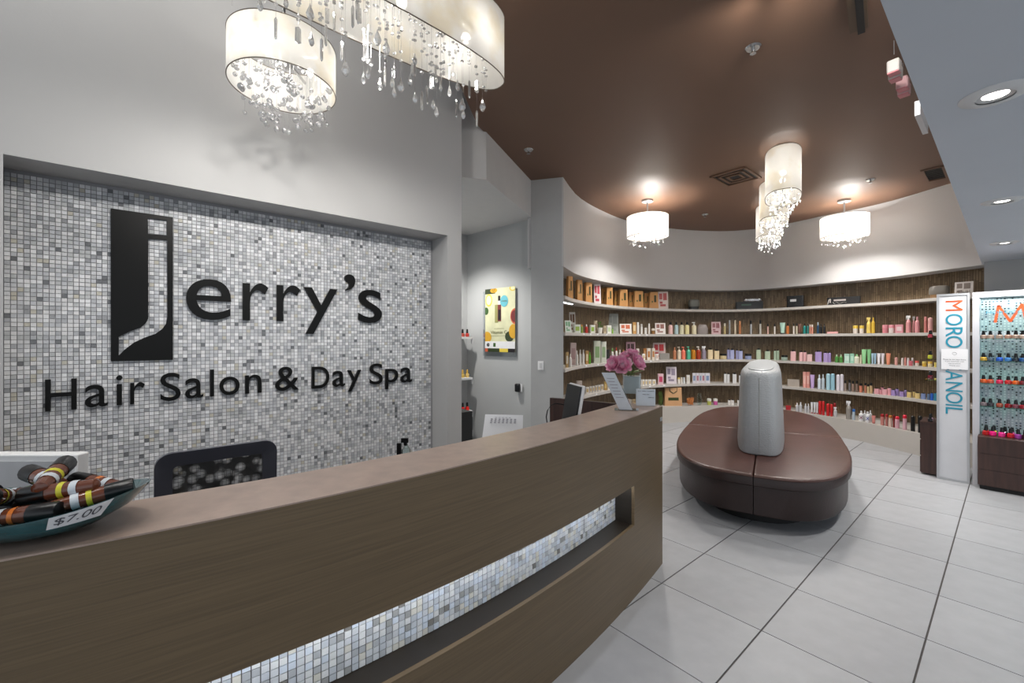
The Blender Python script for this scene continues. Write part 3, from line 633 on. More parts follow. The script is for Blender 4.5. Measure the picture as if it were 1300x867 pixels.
pbox(pr, .34, .46, .45, .74, 2, 10); pbox(pr, .44, .48, .55, .74, 3, 4); pbox(pr, .455, .5, .54, .66, 4, 5); pbox(pr, .46, .74, .52, .8, 3, 8); pbox(pr, .45, .8, .52, .88, 3, 5)
pdisc(pr, .65, .79, .13, .09, 3, 6); pbox(pr, 0, .055, 1, .165, 4, 8); pbox(pr, 0, 0, .1, .055, 4, 7); pbox(pr, .1, 0, .5, .055, 4, 0); pbox(pr, .5, 0, .78, .055, 4, 2); pbox(pr, .78, 0, 1, .055, 4, 5)
pdisc(pr, .11, .11, .05, .03, 5, 5); pbox(pr, .29, .08, .37, .14, 5, 9); pr.build('picture', PCs, ps)
for txt, u0, u1, v, h, k in (('Vitamin C', .2, .74, .285, .05, 5), ('ILLUMINATE', .33, .64, .36, .012, 5), ('BRIGHTENING FACIAL', .2, .68, .25, .01, 5), ('FREE', .57, .74, .78, .02, 5)):
    link(bpy.data.objects.new('lettering', text_mesh(txt, mat('poster_ink', '6b6a45' if k == 5 else 'ffffff', .6), pq(u0, v, k), pu_, (0, 0, 1), pn, ((u1-u0)*PW, h*PH), .001)), ps)
e = onwall(659, 492, pW+pn*.01, pdir)
ds = thing('wall_dispenser', 'small black wall-mounted device on the grey passage wall', 'device', e)
o = MB().box(e+pn*.03, (.085, .06, .12), math.atan2(pdir.y, pdir.x)).build('body', M_black, ds); bevel(o, .02, 3)
MB().box(e+pn*.012+pdir*-.04, (.06, .012, .11), math.atan2(pdir.y, pdir.x)).build('bracket', M_white, ds)
pld = (pD-pC).normalized(); pln = Vector((pld.y, -pld.x, 0)); e = onwall(686.5, 464, pC, pld)
lsw = thing('light_switch', 'white light switch on the grey pillar', 'switch', e)
o = MB().box(e+pln*.004, (.08, .008, .12), math.atan2(pld.y, pld.x)).build('plate', M_white, lsw); bevel(o, .002)
o = MB().box(e+pln*.010, (.034, .006, .066), math.atan2(pld.y, pld.x)).build('rocker', pm('c4c4c4'), lsw); bevel(o, .002)
polc = {}
def polish(p, w_, h, c, label, grp, rz=0, capc='0d0d0e'):
    k = (c, capc)
    if k not in polc:
        b_ = MB().loft([[(x, y, z) for x, y in sellipse(.5*s_, .5*s_, 5, 16)] for s_, z in ((.9, 0), (1, .06), (1, .38), (.7, .47), (.42, .5))]).mesh('polish_bottle', mat('polish_'+c, c, .12, coat=.6, var=.04, vscale=(3, 3, 3)))
        c_ = MB().lathe([(.33, .49), (.36, .55), (.26, .98), (.22, 1)], seg=12).mesh('cap', pm(capc, .25)); polc[k] = (b_, c_)
    b_, c_ = polc[k]; o = bpy.data.objects.new('polish_bottle', b_); COL.objects.link(o); o.location = p; o.scale = (w_, w_, h); o.rotation_euler = (0, 0, rz)
    tag(o, label, 'nail polish', grp); link(bpy.data.objects.new('cap', c_), o, None, False); return o
ordn = ['first', 'second', 'third', 'fourth', 'fifth', 'sixth', 'seventh', 'eighth', 'ninth', 'tenth', 'eleventh', 'twelfth', 'thirteenth']
rackc = [('uppermost', 427, 1.668, ['2a1010', '4a1515', '9a3a2c', 'a52a20']), ('second', 479, 1.04, ['7a1020', 'b3223a', 'c9a84f', 'd6b56a']), ('third', 521, .53, ['b01060', 'c2171f', 'd61c1c', 'e02414']), ('lowest', 545, .23, ['d8d8d8'])]
for nm, yy, z, cols in rackc:
    sh = thing('wall_shelf', '%s white bracket shelf of nail polish seen past the wall edge' % nm, 'shelf', (pF-D1*.5)+Vector((0, 0, z)), 'white polish shelves in the passage')
    q0 = pF-D1*.09
    MB().obox(q0-D1*.9+Vector((0, 0, z-.03)), D1*.9, -D2*.28, (0, 0, .03)).build('board', M_white, sh)
    MB().obox(q0-D2*.24-D1*.005+Vector((0, 0, z-.10)), D1*.006, -D2*.04, (0, 0, .09)).build('bracket', M_white, sh)
    for k, c in enumerate(cols):
        if nm == 'lowest': break
        x = q0-D2*.2-D1*(.05+.085*(len(cols)-1-k))+Vector((0, 0, z+.001))
        if z == 1.04 and k > 1: capc = 'c7a04a'
        else: capc = '0d0d0e'
        polish(x, .05, .12, c, 'nail polish bottle, %s from left on %s white passage shelf' % (ordn[k], nm), 'nail polish in the passage', .7, capc)
dkc = tag(MB().obox(W(1.9, 4.25, 0), D1*1.1, D2*1.1, (0, 0, .76)).build('black_cabinet', M_blackm), 'low black cabinet in the grey passage', 'cabinet')

# ------------------------------------------------------------------ the round sofa
sc0 = Vector((3.12, 5.38, 0)); SU = Vector((.52, .854, 0)).normalized(); SV = Vector((SU.y, -SU.x, 0)); sof = thing('island_sofa', 'large oval brown leather island sofa with a tall white backrest', 'sofa', sc0)
def sp_(u, v, z): return sc0+SU*u+SV*v+Vector((0, 0, z))
def quarter(a, b, su, sv, gap, n=16, p=3):
    pts = [(gap, gap)]
    for i in range(n+1):
        t_ = math.pi/2*i/n; pts.append((max(gap, a*math.cos(t_)**(2/p)), max(gap, b*math.sin(t_)**(2/p))))
    pts = [(su*x, sv*y) for x, y in pts]
    return pts if su*sv < 0 else pts[::-1]
def qring(pts, ins, z):
    cx = sum(p[0] for p in pts)/len(pts); cy_ = sum(p[1] for p in pts)/len(pts); out = []
    for x, y in pts:
        dx, dy = x-cx, y-cy_; l = math.hypot(dx, dy); k = (l-ins)/l; out.append(sp_(cx+dx*k, cy_+dy*k, z))
    return out
qn = {(-1, -1): 'near left', (-1, 1): 'near right', (1, -1): 'far left', (1, 1): 'far right'}
for (su, sv), nm in qn.items():
    pts = quarter(2.06, .83, su, sv, .002)
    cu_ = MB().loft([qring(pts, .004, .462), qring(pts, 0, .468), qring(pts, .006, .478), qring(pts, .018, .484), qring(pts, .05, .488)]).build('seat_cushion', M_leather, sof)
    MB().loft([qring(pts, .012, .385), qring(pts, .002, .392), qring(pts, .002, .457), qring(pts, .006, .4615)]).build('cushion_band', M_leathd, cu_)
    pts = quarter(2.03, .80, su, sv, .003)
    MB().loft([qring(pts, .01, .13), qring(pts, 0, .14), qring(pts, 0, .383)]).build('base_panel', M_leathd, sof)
MB().prism([sp_(x, y, 0) for x, y in sellipse(1.8, .60, 2.6, 60)], 0, .129).build('kick_base', M_blackm, sof)
def crocmat():
    m = bpy.data.materials.new('cream_croc_vinyl'); m.use_nodes = True; nt = m.node_tree; b = nt.nodes['Principled BSDF']
    b.inputs['Base Color'].default_value = (*lin('9b9ea0'), 1); b.inputs['Roughness'].default_value = .38
    tc = nt.nodes.new('ShaderNodeTexCoord'); mp = nt.nodes.new('ShaderNodeMapping'); mp.inputs['Scale'].default_value = (22, 22, 55); nt.links.new(tc.outputs['Object'], mp.inputs[0])
    v = nt.nodes.new('ShaderNodeTexVoronoi'); v.feature = 'DISTANCE_TO_EDGE'; v.inputs['Scale'].default_value = 1; v.inputs['Randomness'].default_value = .5; nt.links.new(mp.outputs[0], v.inputs['Vector'])
    c = nt.nodes.new('ShaderNodeValToRGB'); c.color_ramp.elements[1].position = .18; nt.links.new(v.outputs[0], c.inputs[0])
    bp = nt.nodes.new('ShaderNodeBump'); bp.inputs['Strength'].default_value = .5; bp.inputs['Distance'].default_value = .003; nt.links.new(c.outputs[0], bp.inputs['Height']); nt.links.new(bp.outputs[0], b.inputs['Normal']); return m
M_croc = crocmat()
br = MB(); rg = []
for a_, b_, z in ((1.35, .205, .484), (1.37, .222, .50), (1.38, .228, .56), (1.36, .215, .9), (1.345, .205, 1.15), (1.335, .199, 1.25), (1.325, .19, 1.285), (1.30, .17, 1.308), (1.26, .14, 1.316)):
    rg.append([sp_(x, y+.03, z) for x, y in sellipse(a_, b_, 4.2, 64)])
bo = br.loft(rg, True).build('backrest', M_croc, sof); bo['label'] = 'tall cream textured backrest'
MB().loft([[sp_(x, y+.03, z) for x, y in sellipse(a_, b_, 3.2, 48)] for a_, b_, z in ((1.24, .13, 1.314), (1.24, .13, 1.324), (1.225, .118, 1.328))]).build('top_pad', M_croc, bo)
MB().tube([sp_(-u, .03, z) for u, z in ((1.372, .50), (1.381, .56), (1.361, .9), (1.346, 1.15), (1.336, 1.25))], .0025, 6).build('seam', pm('8d8d84'), bo)

# ------------------------------------------------------------------ lamps
def addlight(name, loc, power, parent, r=.03, col=(1, .97, .93), typ='POINT', **kw):
    l = bpy.data.lights.new(name, typ); l.energy = power; l.color = col
    if typ in ('POINT', 'SPOT'): l.shadow_soft_size = r
    for k, v in kw.items(): setattr(l, k, v)
    o = bpy.data.objects.new(name, l); return link(o, parent, loc)
def oval_shade(par, c, a, b, p, z0, z1, rot, trim=M_steel, tr=.003):
    o = sellipse(a, b, p, 64, (c[0], c[1]), rot); i = sellipse(a-.003, b-.003, p, 64, (c[0], c[1]), rot)
    m = MB().loft([[(x, y, z0) for x, y in o], [(x, y, z1) for x, y in o]], False); m.build('lamp_shade', M_shade, par)
    for z in (z0, z1): MB().tube([(x, y, z) for x, y in o], tr, 6, closed=True).build('rim', trim, par)
ballm = None
M_trim = mat('bronze_trim', '6c6256', .4, metal=.6)
def bulb(par, x, y, z, pw_, r=.022):
    MB().lathe([(.004, -.03), (r*.7, -r*.7), (r, 0), (r*.7, r*.7), (.003, r)], (x, y, z), 12).build('bulb', M_bulb, par)
    addlight('bulb_light', (x, y, z), pw_, par, r=.04)
# round pendant over the desk
rc = Vector((-1.425, 2.66, 0)); zr = 3.20
rp = thing('round_pendant', 'round drum pendant with clear glass balls by the mosaic wall', 'pendant lamp', (rc.x, rc.y, 5.29))
oval_shade(rp, rc, .30, .30, 2, zr, zr+.27, 0, M_trim)
MB().lathe([(.011, zr+.2), (.011, 5.28)], rc, 10).build('rod', M_chrome, rp)
MB().lathe([(.07, 5.27), (.07, 5.3)], rc, 24).build('canopy', M_chrome, rp)
MB().lathe([(.05, zr+.15), (.05, zr+.2)], rc, 16).box((rc.x, rc.y, zr+.2), (.56, .012, .012)).box((rc.x, rc.y, zr+.2), (.012, .56, .012)).build('socket_frame', M_chrome, rp)
for k in range(3):
    t_ = 2.1*k+.4; bulb(rp, rc.x+.15*math.cos(t_), rc.y+.15*math.sin(t_), zr+.14, P_ROUND/3)
ballm = [MB().lathe([(.001, -r), (r*.5, -r*.866), (r*.866, -r*.5), (r, 0), (r*.866, r*.5), (r*.5, r*.866), (.001, r)], seg=12).mesh('glass_ball', M_crys) for r in (.013, .016, .019)]
stg = MB()
for k in range(120):
    rad = .27*math.sqrt(R.random()); t_ = R.uniform(0, 6.283); x, y = rc.x+rad*math.cos(t_), rc.y+rad*math.sin(t_)
    z = zr-R.uniform(-.10, .27)*(1-.5*(rad/.27)**2); link(bpy.data.objects.new('glass_ball', R.choice(ballm)), rp, (x, y, z))
    stg.tube([(x, y, z), (x, y, zr+.19)], .0006, 3)
o = stg.build('hanging_wires', M_crys, rp); o['kind'] = 'stuff'
# long pendant
LC = W(.80, 2.05); LA = math.atan2(D1.y, D1.x); z0l = 3.20; z1l = 3.58
lp = thing('long_oval_pendant', 'long oval organza pendant with crystal strands over the desk', 'pendant lamp', (LC.x, LC.y, 5.29))
oval_shade(lp, LC, .86, .178, 2.6, z0l, z1l, LA, M_trim)
for ds_ in (-.45, .45):
    p = LC+D1*ds_; MB().lathe([(.009, 3.45), (.009, 5.28)], p, 10).build('rod', M_chrome, lp)
MB().obox(LC-D1*.6-D2*.06+Vector((0, 0, 5.27)), D1*1.2, D2*.12, (0, 0, .03)).build('canopy', M_chrome, lp)
MB().obox(LC-D1*.8-D2*.01+Vector((0, 0, 3.45)), D1*1.6, D2*.02, (0, 0, .012)).build('socket_bar', M_chrome, lp)
for ds_ in (-.62, -.22, .2, .6): p = LC+D1*ds_; bulb(lp, p.x, p.y, 3.38, P_LONG, .028)
for ds_ in (-.5, 0, .5):  # added fill spots aimed at the mosaic wall
    p = LC+D1*ds_+Vector((0, 0, 3.17)); o = addlight('fill_spot', p, 24, lp, r=.06, typ='SPOT', spot_size=1.9, spot_blend=.9)
    o.rotation_euler = (W(.80+ds_*1.7, NI, 1.25)-p).to_track_quat('-Z', 'Y').to_euler()
drop = {'tear': MB().lathe([(.001, -.032), (.007, -.027), (.0125, -.014), (.011, -.004), (.005, .014), (.001, .03)], seg=6).mesh('crystal_drop', M_crys, False),
        'big': MB().lathe([(.001, -.04), (.010, -.034), (.020, -.014), (.016, .0), (.006, .024), (.001, .042)], seg=6).mesh('crystal_drop', M_crys, False),
        'ice': MB().lathe([(.001, -.052), (.006, -.042), (.0075, .04), (.001, .05)], seg=5).mesh('crystal_drop', M_crys, False),
        'sq': MB().lathe([(.001, -.038), (.013, -.03), (.012, .03), (.001, .036)], seg=4).mesh('crystal_drop', M_crys, False)}
dl = [(420+x*.2076, y*.2076, k) for x, y, k in ((90, 415, 'big'), (200, 475, 'tear'), (228, 445, 'tear'), (285, 230, 'big'), (300, 515, 'tear'), (330, 470, 'ice'), (375, 500, 'tear'), (388, 560, 'tear'), (427, 520, 'big'), (485, 490, 'tear'), (515, 595, 'tear'), (515, 360, 'tear'), (505, 425, 'sq'), (557, 615, 'ice'), (588, 580, 'ice'),
      (615, 505, 'sq'), (626, 635, 'tear'), (647, 680, 'tear'), (641, 450, 'ice'), (673, 500, 'ice'), (725, 555, 'tear'), (768, 665, 'ice'), (775, 520, 'tear'), (803, 640, 'big'), (810, 695, 'tear'), (847, 545, 'ice'), (893, 530, 'sq'), (893, 725, 'ice'), (928, 642, 'big'), (65, 310, 'ice'), (210, 310, 'sq'), (225, 350, 'tear'), (340, 290, 'big'), (160, 60, 'ice'), (135, 100, 'ice'), (175, 95, 'sq'), (20, 130, 'ice'))]
dl += [(260+x*.3077, y*.3077, k) for x, y, k in ((228, 14, 'tear'), (293, 118, 'ice'), (385, 145, 'sq'), (440, 160, 'tear'), (482, 205, 'ice'), (435, 50, 'big'), (505, 65, 'sq'), (500, 145, 'ice'), (335, 5, 'tear'), (610, 70, 'ice'), (632, 55, 'ice'))]
bead = MB(); wires = MB()
for px_, py_, k in dl:
    for _try in range(12):
        nn_ = R.uniform(1.92, 2.18); s_, z, p = onplane(px_, py_, nn_)
        if z < 3.3 and abs(s_-.80) < .82*math.sqrt(max(0, 1-((nn_-2.05)/.17)**2)): break
    o = link(bpy.data.objects.new('crystal_drop', drop[k]), lp, (p.x, p.y, z)); o.rotation_euler = (0, 0, R.uniform(0, 3))
    wires.tube([(p.x, p.y, z+.03), (p.x, p.y, 3.45)], .0006, 3)
    for q_ in range(R.randint(1, 3)):
        zz = z+.05+R.random()*max(.02, 3.3-z); bead.lathe([(.001, -.006), (.009, -.002), (.009, .002), (.001, .006)], (p.x, p.y, zz), 8)
for k in range(60):
    s_ = .80+R.uniform(-.8, .8); n__ = 2.05+R.uniform(-.13, .13)*math.sqrt(1-((s_-.8)/.86)**2); p = W(s_, n__); zl = R.uniform(3.0, 3.3)
    wires.tube([(p.x, p.y, zl), (p.x, p.y, 3.45)], .0006, 3)
    for q_ in range(3): bead.lathe([(.001, -.006), (.009, -.002), (.009, .002), (.001, .006)], (p.x, p.y, zl+R.random()*.2), 8)
o = bead.build('crystal_beads', M_crys, lp, False); o['kind'] = 'stuff'; o = wires.build('hanging_wires', M_crys, lp, False); o['kind'] = 'stuff'
def small_pendant(name, label, c, a, b, p, z0, z1, rot, pw_, zc=3.81, nb=1, low=.16, oval=False, down=0):
    tp = thing(name, label, 'pendant lamp', (c[0], c[1], zc-.001), 'crystal pendants under the brown ceiling')
    oval_shade(tp, c, a, b, p, z0, z1, rot, M_trim, .004)
    if oval:
        bevel(MB().box((c[0], c[1], zc-.02), (.26, .12, .038), rot).build('canopy', M_chrome, tp), .004)
    else: MB().lathe([(.02, zc-.035), (.085, zc-.03), (.085, zc-.002)], (c[0], c[1], 0), 24).build('canopy', M_steel, tp)
    MB().lathe([(.012, z0+.12), (.012, zc-.02)], (c[0], c[1], 0), 8).box((c[0], c[1], z0+.14), (a*1.9, .012, .012), rot).box((c[0], c[1], z0+.14), (.012, b*1.9, .012), rot).build('rod', M_steel, tp)
    for k in range(nb):
        d_ = (k-(nb-1)/2)*.25; bulb(tp, c[0]+math.cos(rot)*d_+.05*math.cos(rot), c[1]+math.sin(rot)*d_+.05*math.sin(rot), (z0+z1)/2+.02, pw_/nb, .03)
    addlight('fill_spot', (c[0], c[1], z0+.06), down, tp, r=.12, typ='SPOT', spot_size=2.6, spot_blend=.8)  # fill spot added below the bulbs to brighten sofa and floor
    cr = MB()
    for k in range(110):
        t_ = R.uniform(0, 6.283); rr_ = math.sqrt(R.random())*.93; x = a*rr_*math.cos(t_); y = b*rr_*math.sin(t_)
        X = c[0]+x*math.cos(rot)-y*math.sin(rot); Y = c[1]+x*math.sin(rot)+y*math.cos(rot)
        z = z0+.05-R.random()*(low+.05)*(1-.5*rr_**2); r_c = R.uniform(.009, .014)
        cr.lathe([(.001, -r_c*R.choice((1, 1, 2.2))), (r_c, 0), (.001, r_c)], (X, Y, z), 6)
        if k % 3 == 0: cr.tube([(X, Y, z), (X, Y, z0+.13)], .0008, 3)
    o = cr.build('crystal_drops', M_crys, tp, False); o['kind'] = 'stuff'
small_pendant('drum_pendant', 'round lit drum pendant on the left above the curved shelves', (2.12, 6.67), .31, .31, 2, 3.23, 3.545, 0, P_DRUM, down=50)
small_pendant('drum_pendant', 'round lit drum pendant on the right above the curved shelves', (5.2, 6.67), .31, .31, 2, 3.23, 3.545, 0, P_DRUM, down=50)
SA = math.atan2(SU.y, SU.x)
for k, (px_, Y_, lb) in enumerate(((994, 4.85, 'nearest and largest-looking'), (982.5, 5.85, 'middle'), (975.5, 6.85, 'farthest'))):
    small_pendant('oval_pendant', '%s of the three oval pendants in line over the sofa' % lb, ((px_-650)/F*Y_, Y_), .36, .175, 2.4, 3.24, 3.72, SA, P_OVAL, down=46, nb=2, low=.24, oval=True)
# downlights in the soffit
for k in range(-1, 4):
    s_ = 2.585+2.03*k; p = W(s_, .04, ZA)
    dn = thing('downlight', ['recessed white downlight behind the viewer', 'nearest recessed white downlight in the grey soffit, largest', 'second recessed white downlight along the grey soffit', 'farthest recessed white downlight, by the end wall', ''][k+1] if k < 3 else 'x', 'downlight', p, 'downlights in the grey soffit') if k < 3 else None
    if dn is None: break
    MB().lathe([(.056, -.012), (.085, -.012), (.105, -.002), (.105, 0), (.056, 0)], p, 32, cap=False).build('trim_ring', M_white, dn)
    MB().lathe([(.055, -.008), (.038, -.002)], p, 32, cap=False).build('gimbal', M_steel, dn)
    MB().lathe([(.001, -.0035), (.038, -.003)], p, 24, cap=False).build('lens', M_bulb, dn)
    o = addlight('spot_light', p+Vector((0, 0, -.02)), P_SPOT*(.1, .14, .6, .7)[k+1], dn, r=.05, col=(1, .98, .95), typ='SPOT', spot_size=2.3, spot_blend=.6)
# unseen fill lamps added round the ceilings (void over the desk, brown ceiling over the counter)
def fill_lamp(x, y, z, lb, power, aim=None, ang=2.2):
    dn = thing('downlight', lb, 'downlight', (x, y, z), 'unseen fill lamps added to the ceilings')
    MB().lathe([(.056, -.012), (.085, -.012), (.105, -.002), (.105, 0), (.056, 0)], (x, y, z), 32, cap=False).build('trim_ring', M_white, dn)
    MB().lathe([(.001, -.0035), (.055, -.003)], (x, y, z), 24, cap=False).build('lens', M_bulb, dn)
    o = addlight('spot_light', Vector((x, y, z-.03)), power, dn, r=.08, col=(1, .98, .95), typ='SPOT', spot_size=ang, spot_blend=.7)
    if aim is not None: o.rotation_euler = (Vector(aim)-Vector((x, y, z))).to_track_quat('-Z', 'Y').to_euler()
for k, (x, y) in enumerate(((-2.6, .5), (-2.0, 1.3), (-1.25, 1.2), (-1.05, 2.3))):  # unseen lamps added to brighten the sign wall and mosaic
    fill_lamp(x, y, 5.298, 'added fill lamp in the high white ceiling over the desk, %s' % ('far left', 'centre left', 'above the counter end', 'near the brown ceiling edge')[k], P_FILLUP, (x-.7, y+.8, 1.4))
for k, (x, y, a) in enumerate(((-.55, .75, (-.95, 1.25, 1.15)), (.1, 1.5, (-.1, 1.95, 1.15)), (.8, 2.4, (.65, 2.75, 1.15)))):  # unseen lamps added to brighten the countertop
    fill_lamp(x, y, 3.808, 'added fill lamp in the brown ceiling over the counter, %s' % ('by the bowl end', 'middle', 'by the sofa end')[k], P_FILLUP*.5, a, 1.25)
for k, (x, y, a) in enumerate(((1.75, 2.45, (2.4, 8.2, 1.2)), (1.9, 2.25, (4.3, 8.6, 1.2)), (2.05, 2.1, (6.0, 7.0, 1.3)), (1.6, 2.6, (.3, 5.8, 2.6)))):  # out-of-view lamps added to lift the shelves and pillar
    fill_lamp(x, y, 3.808, 'added fill lamp in the brown ceiling aimed at the %s' % ('left part of the curved shelves', 'middle of the curved shelves', 'right part of the curved shelves', 'grey pillar')[k], P_FILLAIM*(1, 1, 1, .6)[k], a, 1.7)
fill_lamp(-.95, 5.85, 3.308, 'added fill lamp in the grey passage ceiling, hidden by the wall end', 105)  # unseen lamp added to brighten the passage
# small concealed strip under the left end of the top shelf
p = cw(722); ls = thing('led_strip', 'short lit strip under the left end of the topmost shelf', 'light strip', (p.x+.05, p.y+.2, 2.183))
MB().strip(outward(line(cw, 719, 738, 6), .14)[1:], outward(line(cw, 719, 738, 6), .16)[1:], 2.174, 2.184).build('diffuser', mat('led', 'eef6ff', .5, emit=2), ls)

# ------------------------------------------------------------------ ceiling bits
def sprinkler(px_, py_, label, r=.05):
    Y = F*(3.81-CZ)/(HY-py_); p = Vector(((px_-650)/F*Y, Y, 3.81))
    t_ = thing('sprinkler_head', label, 'sprinkler', p, 'sprinklers in the brown ceiling')
    MB().lathe([(.045, -.012), (.055, -.001), (.02, -.001)], p, 20).build('escutcheon', M_chrome, t_)
    MB().lathe([(.012, -.04), (.012, -.01)], p, 10).lathe([(.022, -.048), (.022, -.044)], p, 12).build('nozzle', M_chrome, t_)
sprinkler(671, 190, 'chrome sprinkler head near the grey pillar'); sprinkler(956, 60, 'large-looking chrome sprinkler head nearest the viewer')
sprinkler(1105, 228, 'chrome sprinkler head above the right drum pendant'); sprinkler(895, 272, 'far chrome sprinkler head between the drum pendants')
def vent(px_, py_, wd_, dp_, rz, label, rings):
    Y = F*(3.81-CZ)/(HY-py_); p = Vector(((px_-650)/F*Y, Y, 3.81)); t_ = thing('air_vent', label, 'vent', p, 'air vents in the brown ceiling')
    MB().box(p+Vector((0, 0, -.004)), (wd_*.86, dp_*.86, .006), rz).build('dark_core', M_blackm, t_)
    for k in range(rings):
        f = MB(); a_, b_ = wd_*(1-.3*k), dp_*(1-.3*k); q_ = Matrix.Rotation(rz, 3, 'Z')
        for sx, sy, lx, ly in ((0, .5, a_, .03), (0, -.5, a_, .03), (.5, 0, .03, b_), (-.5, 0, .03, b_)):
            f.box(p+q_ @ Vector((sx*(a_-.03), sy*(b_-.03), -.012)), (lx, ly, .014), rz)
        f.build('frame', M_brown, t_)
    for k in range(8 if rings == 1 else 0):
        MB().box(p+Matrix.Rotation(rz, 3, 'Z') @ Vector((wd_*(.82*(k+.5)/8-.41), 0, -.008)), (.01, dp_*.8, .008), rz).build('slat', M_blackm, t_)
vent(934, 224, .55, .45, A1, 'square brown ceiling vent left of the oval pendants', 3)
vent(1187, 220, .6, .22, A1, 'narrow brown ceiling vent beside the grey soffit', 1)
# access hatch and hanging cubes seen past the soffit
Y = F*(3.81-CZ)/(HY-8); p = Vector(((1085-650)/F*Y, Y, 3.81)); hh = thing('track_spotlight', 'dark bar fitting on the brown ceiling at the top of view', 'ceiling fitting', p)
MB().box(p+Vector((0, -.02, -.02)), (.10, .5, .035), -.72).build('housing', mat('fitting_brown', '5e4a35', .5), hh); MB().box(p+Vector((.035, -.0, -.045)), (.04, .46, .02), -.72).build('track', M_blackm, hh)
def cube_at(px_, py_, n_, sz, label, cols):
    s_, z, p = onplane(px_, py_, n_); t_ = thing('hanging_cube', label, 'ornament', (p.x, p.y, 3.805), 'pink and white cubes hung by the soffit')
    MB().lathe([(.002, z+sz), (.002, 3.805)], (p.x, p.y, 0), 6).build('wire', M_steel, t_)
    for k, c_ in enumerate(cols): 
        o = MB().box((p.x+k*sz*.75, p.y+k*sz*.7, z-k*.01), (sz*.8, sz*.8, sz), .6).build('cube', pm(c_), t_); bevel(o, sz*.12, 2)
        MB().box((p.x+k*sz*.75, p.y+k*sz*.7, z-k*.01-sz*.52), (sz*.7, sz*.7, sz*.1), .6).build('pink_base', pm('d98c92'), t_)
cube_at(1135, 85, .55, .09, 'upper pair of white cubes hanging beside the grey soffit', ('d9d2cc', 'd5cdc9')); cube_at(1146, 106, .55, .09, 'lower pair of pink cubes hanging beside the grey soffit', ('dbaeb0', 'dcb8b8'))
s_, z, p = onplane(1170, 150, .42); t_ = thing('hanging_sign_bar', 'white bar hanging below the brown ceiling beside the soffit', 'sign', (p.x, p.y, 3.8))
MB().box((p.x, p.y, z), (.03, .42, .10), -.865).build('bar', M_white, t_); MB().lathe([(.003, z+.05), (.003, 3.805)], (p.x, p.y, 0), 6).build('wire', M_steel, t_)

# ------------------------------------------------------------------ nail display
S7 = 7.05
def uz(n_, s_, z): return W(s_, n_, z)
fp = thing('sign_panel', 'tall white framed panel reading MOROCCANOIL in vertical letters', 'sign', W(S7, .43, 0))
def sbox(nl, nr, z0_, z1_, sa, sb): return MB().obox(W(sa, nr, z0_), D2*(nl-nr), D1*(sb-sa), (0, 0, z1_-z0_))
sbox(.56, .305, .01, 2.155, S7+.006, S7+.05).build('panel', mat('panel_white', 'c7c8cc', .4, var=.02), fp)
fm = MB()
for a_, b_, c_, d_ in ((.565, .545, 0, 2.16), (.32, .30, 0, 2.16)): fm.obox(W(S7-.004, b_, c_), D2*(a_-b_), D1*.06, (0, 0, d_))
for z_ in (0, 2.135): fm.obox(W(S7-.004, .3205, z_), D2*.224, D1*.06, (0, 0, .025))
fm.build('frame', M_steel, fp)
txt = [('M', 369+9.5, 388.5), ('O', 391.5, 407.5), ('R', 409.5, 423), ('O', 426, 441.5), ('C', 445, 457), ('C', 459, 471), ('A', 475, 487), ('N', 489.5, 500.5), ('O', 503, 518), ('I', 520, 522.5), ('L', 525.5, 536)]
for k, (chh, y0, y1) in enumerate(txt):
    if k == 0: y0, y1 = 381.5, 394.5
    if chh == 'O' and k == 1: y0, y1 = 398.5, 413
    ys_ = [(381.5, 394.5), (398.5, 413), (415.5, 427.5), (426.5, 441.5), (446, 458), (460, 470), (470.5, 483), (485, 497), (498, 512), (513.5, 515.2), (517.5, 526)][k]
    n_l, zt_, _ = onplane_s(1200.5, ys_[0], S7); n_r, _, _ = onplane_s(1222, ys_[0], S7); _, zt_, _ = onplane_s(1211, ys_[0], S7); _, zb2, _ = onplane_s(1211, ys_[1], S7)
    # rotated 90 deg clockwise: reading direction is down, letter tops face right
    me = text_mesh(chh, pm('c8552b' if k == 0 else '1f87a0'), W(S7+.0055, n_l, zt_), (0, 0, -1), -D2, -D1, (zt_-zb2, n_l-n_r), .003)
    link(bpy.data.objects.new('letter', me), fp)
n_l, za_, _ = onplane_s(1195, 443, S7-.002); n_r, _, _ = onplane_s(1229, 443, S7-.002); _, zb2, _ = onplane_s(1212, 469, S7)
nt_ = thing('paper_sign', 'small white notice taped over the MOROCCANOIL panel lettering', 'notice', W(S7, n_l, zb2))
MB().obox(W(S7-.006, n_r, zb2), D2*(n_l-n_r), D1*.0015, (0, 0, za_-zb2)).build('sheet', M_paper, nt_)
for r, (tx, wf) in enumerate((('Please let our team know', .85), ('if you need help with', .7), ('any product', .45), ('Thank you', .4))):
    wd_ = (n_l-n_r)*wf; cn = (n_l+n_r)/2+wd_/2
    link(bpy.data.objects.new('printing', text_mesh(tx, M_ink, W(S7-.0063, cn, za_-.125-.024*r), -D2, (0, 0, 1), -D1, (wd_, .013), .0006)), nt_)
rgm = MB(); hc = W(S7-.0065, (n_l+n_r)/2, za_-.05)
rgm.tube([hc+(-D2*math.cos(t_)*.018)+Vector((0, 0, math.sin(t_)*.014)) for t_ in [6.283*i/16 for i in range(16)]], .0012, 4, closed=True); rgm.build('emblem', M_ink, nt_)

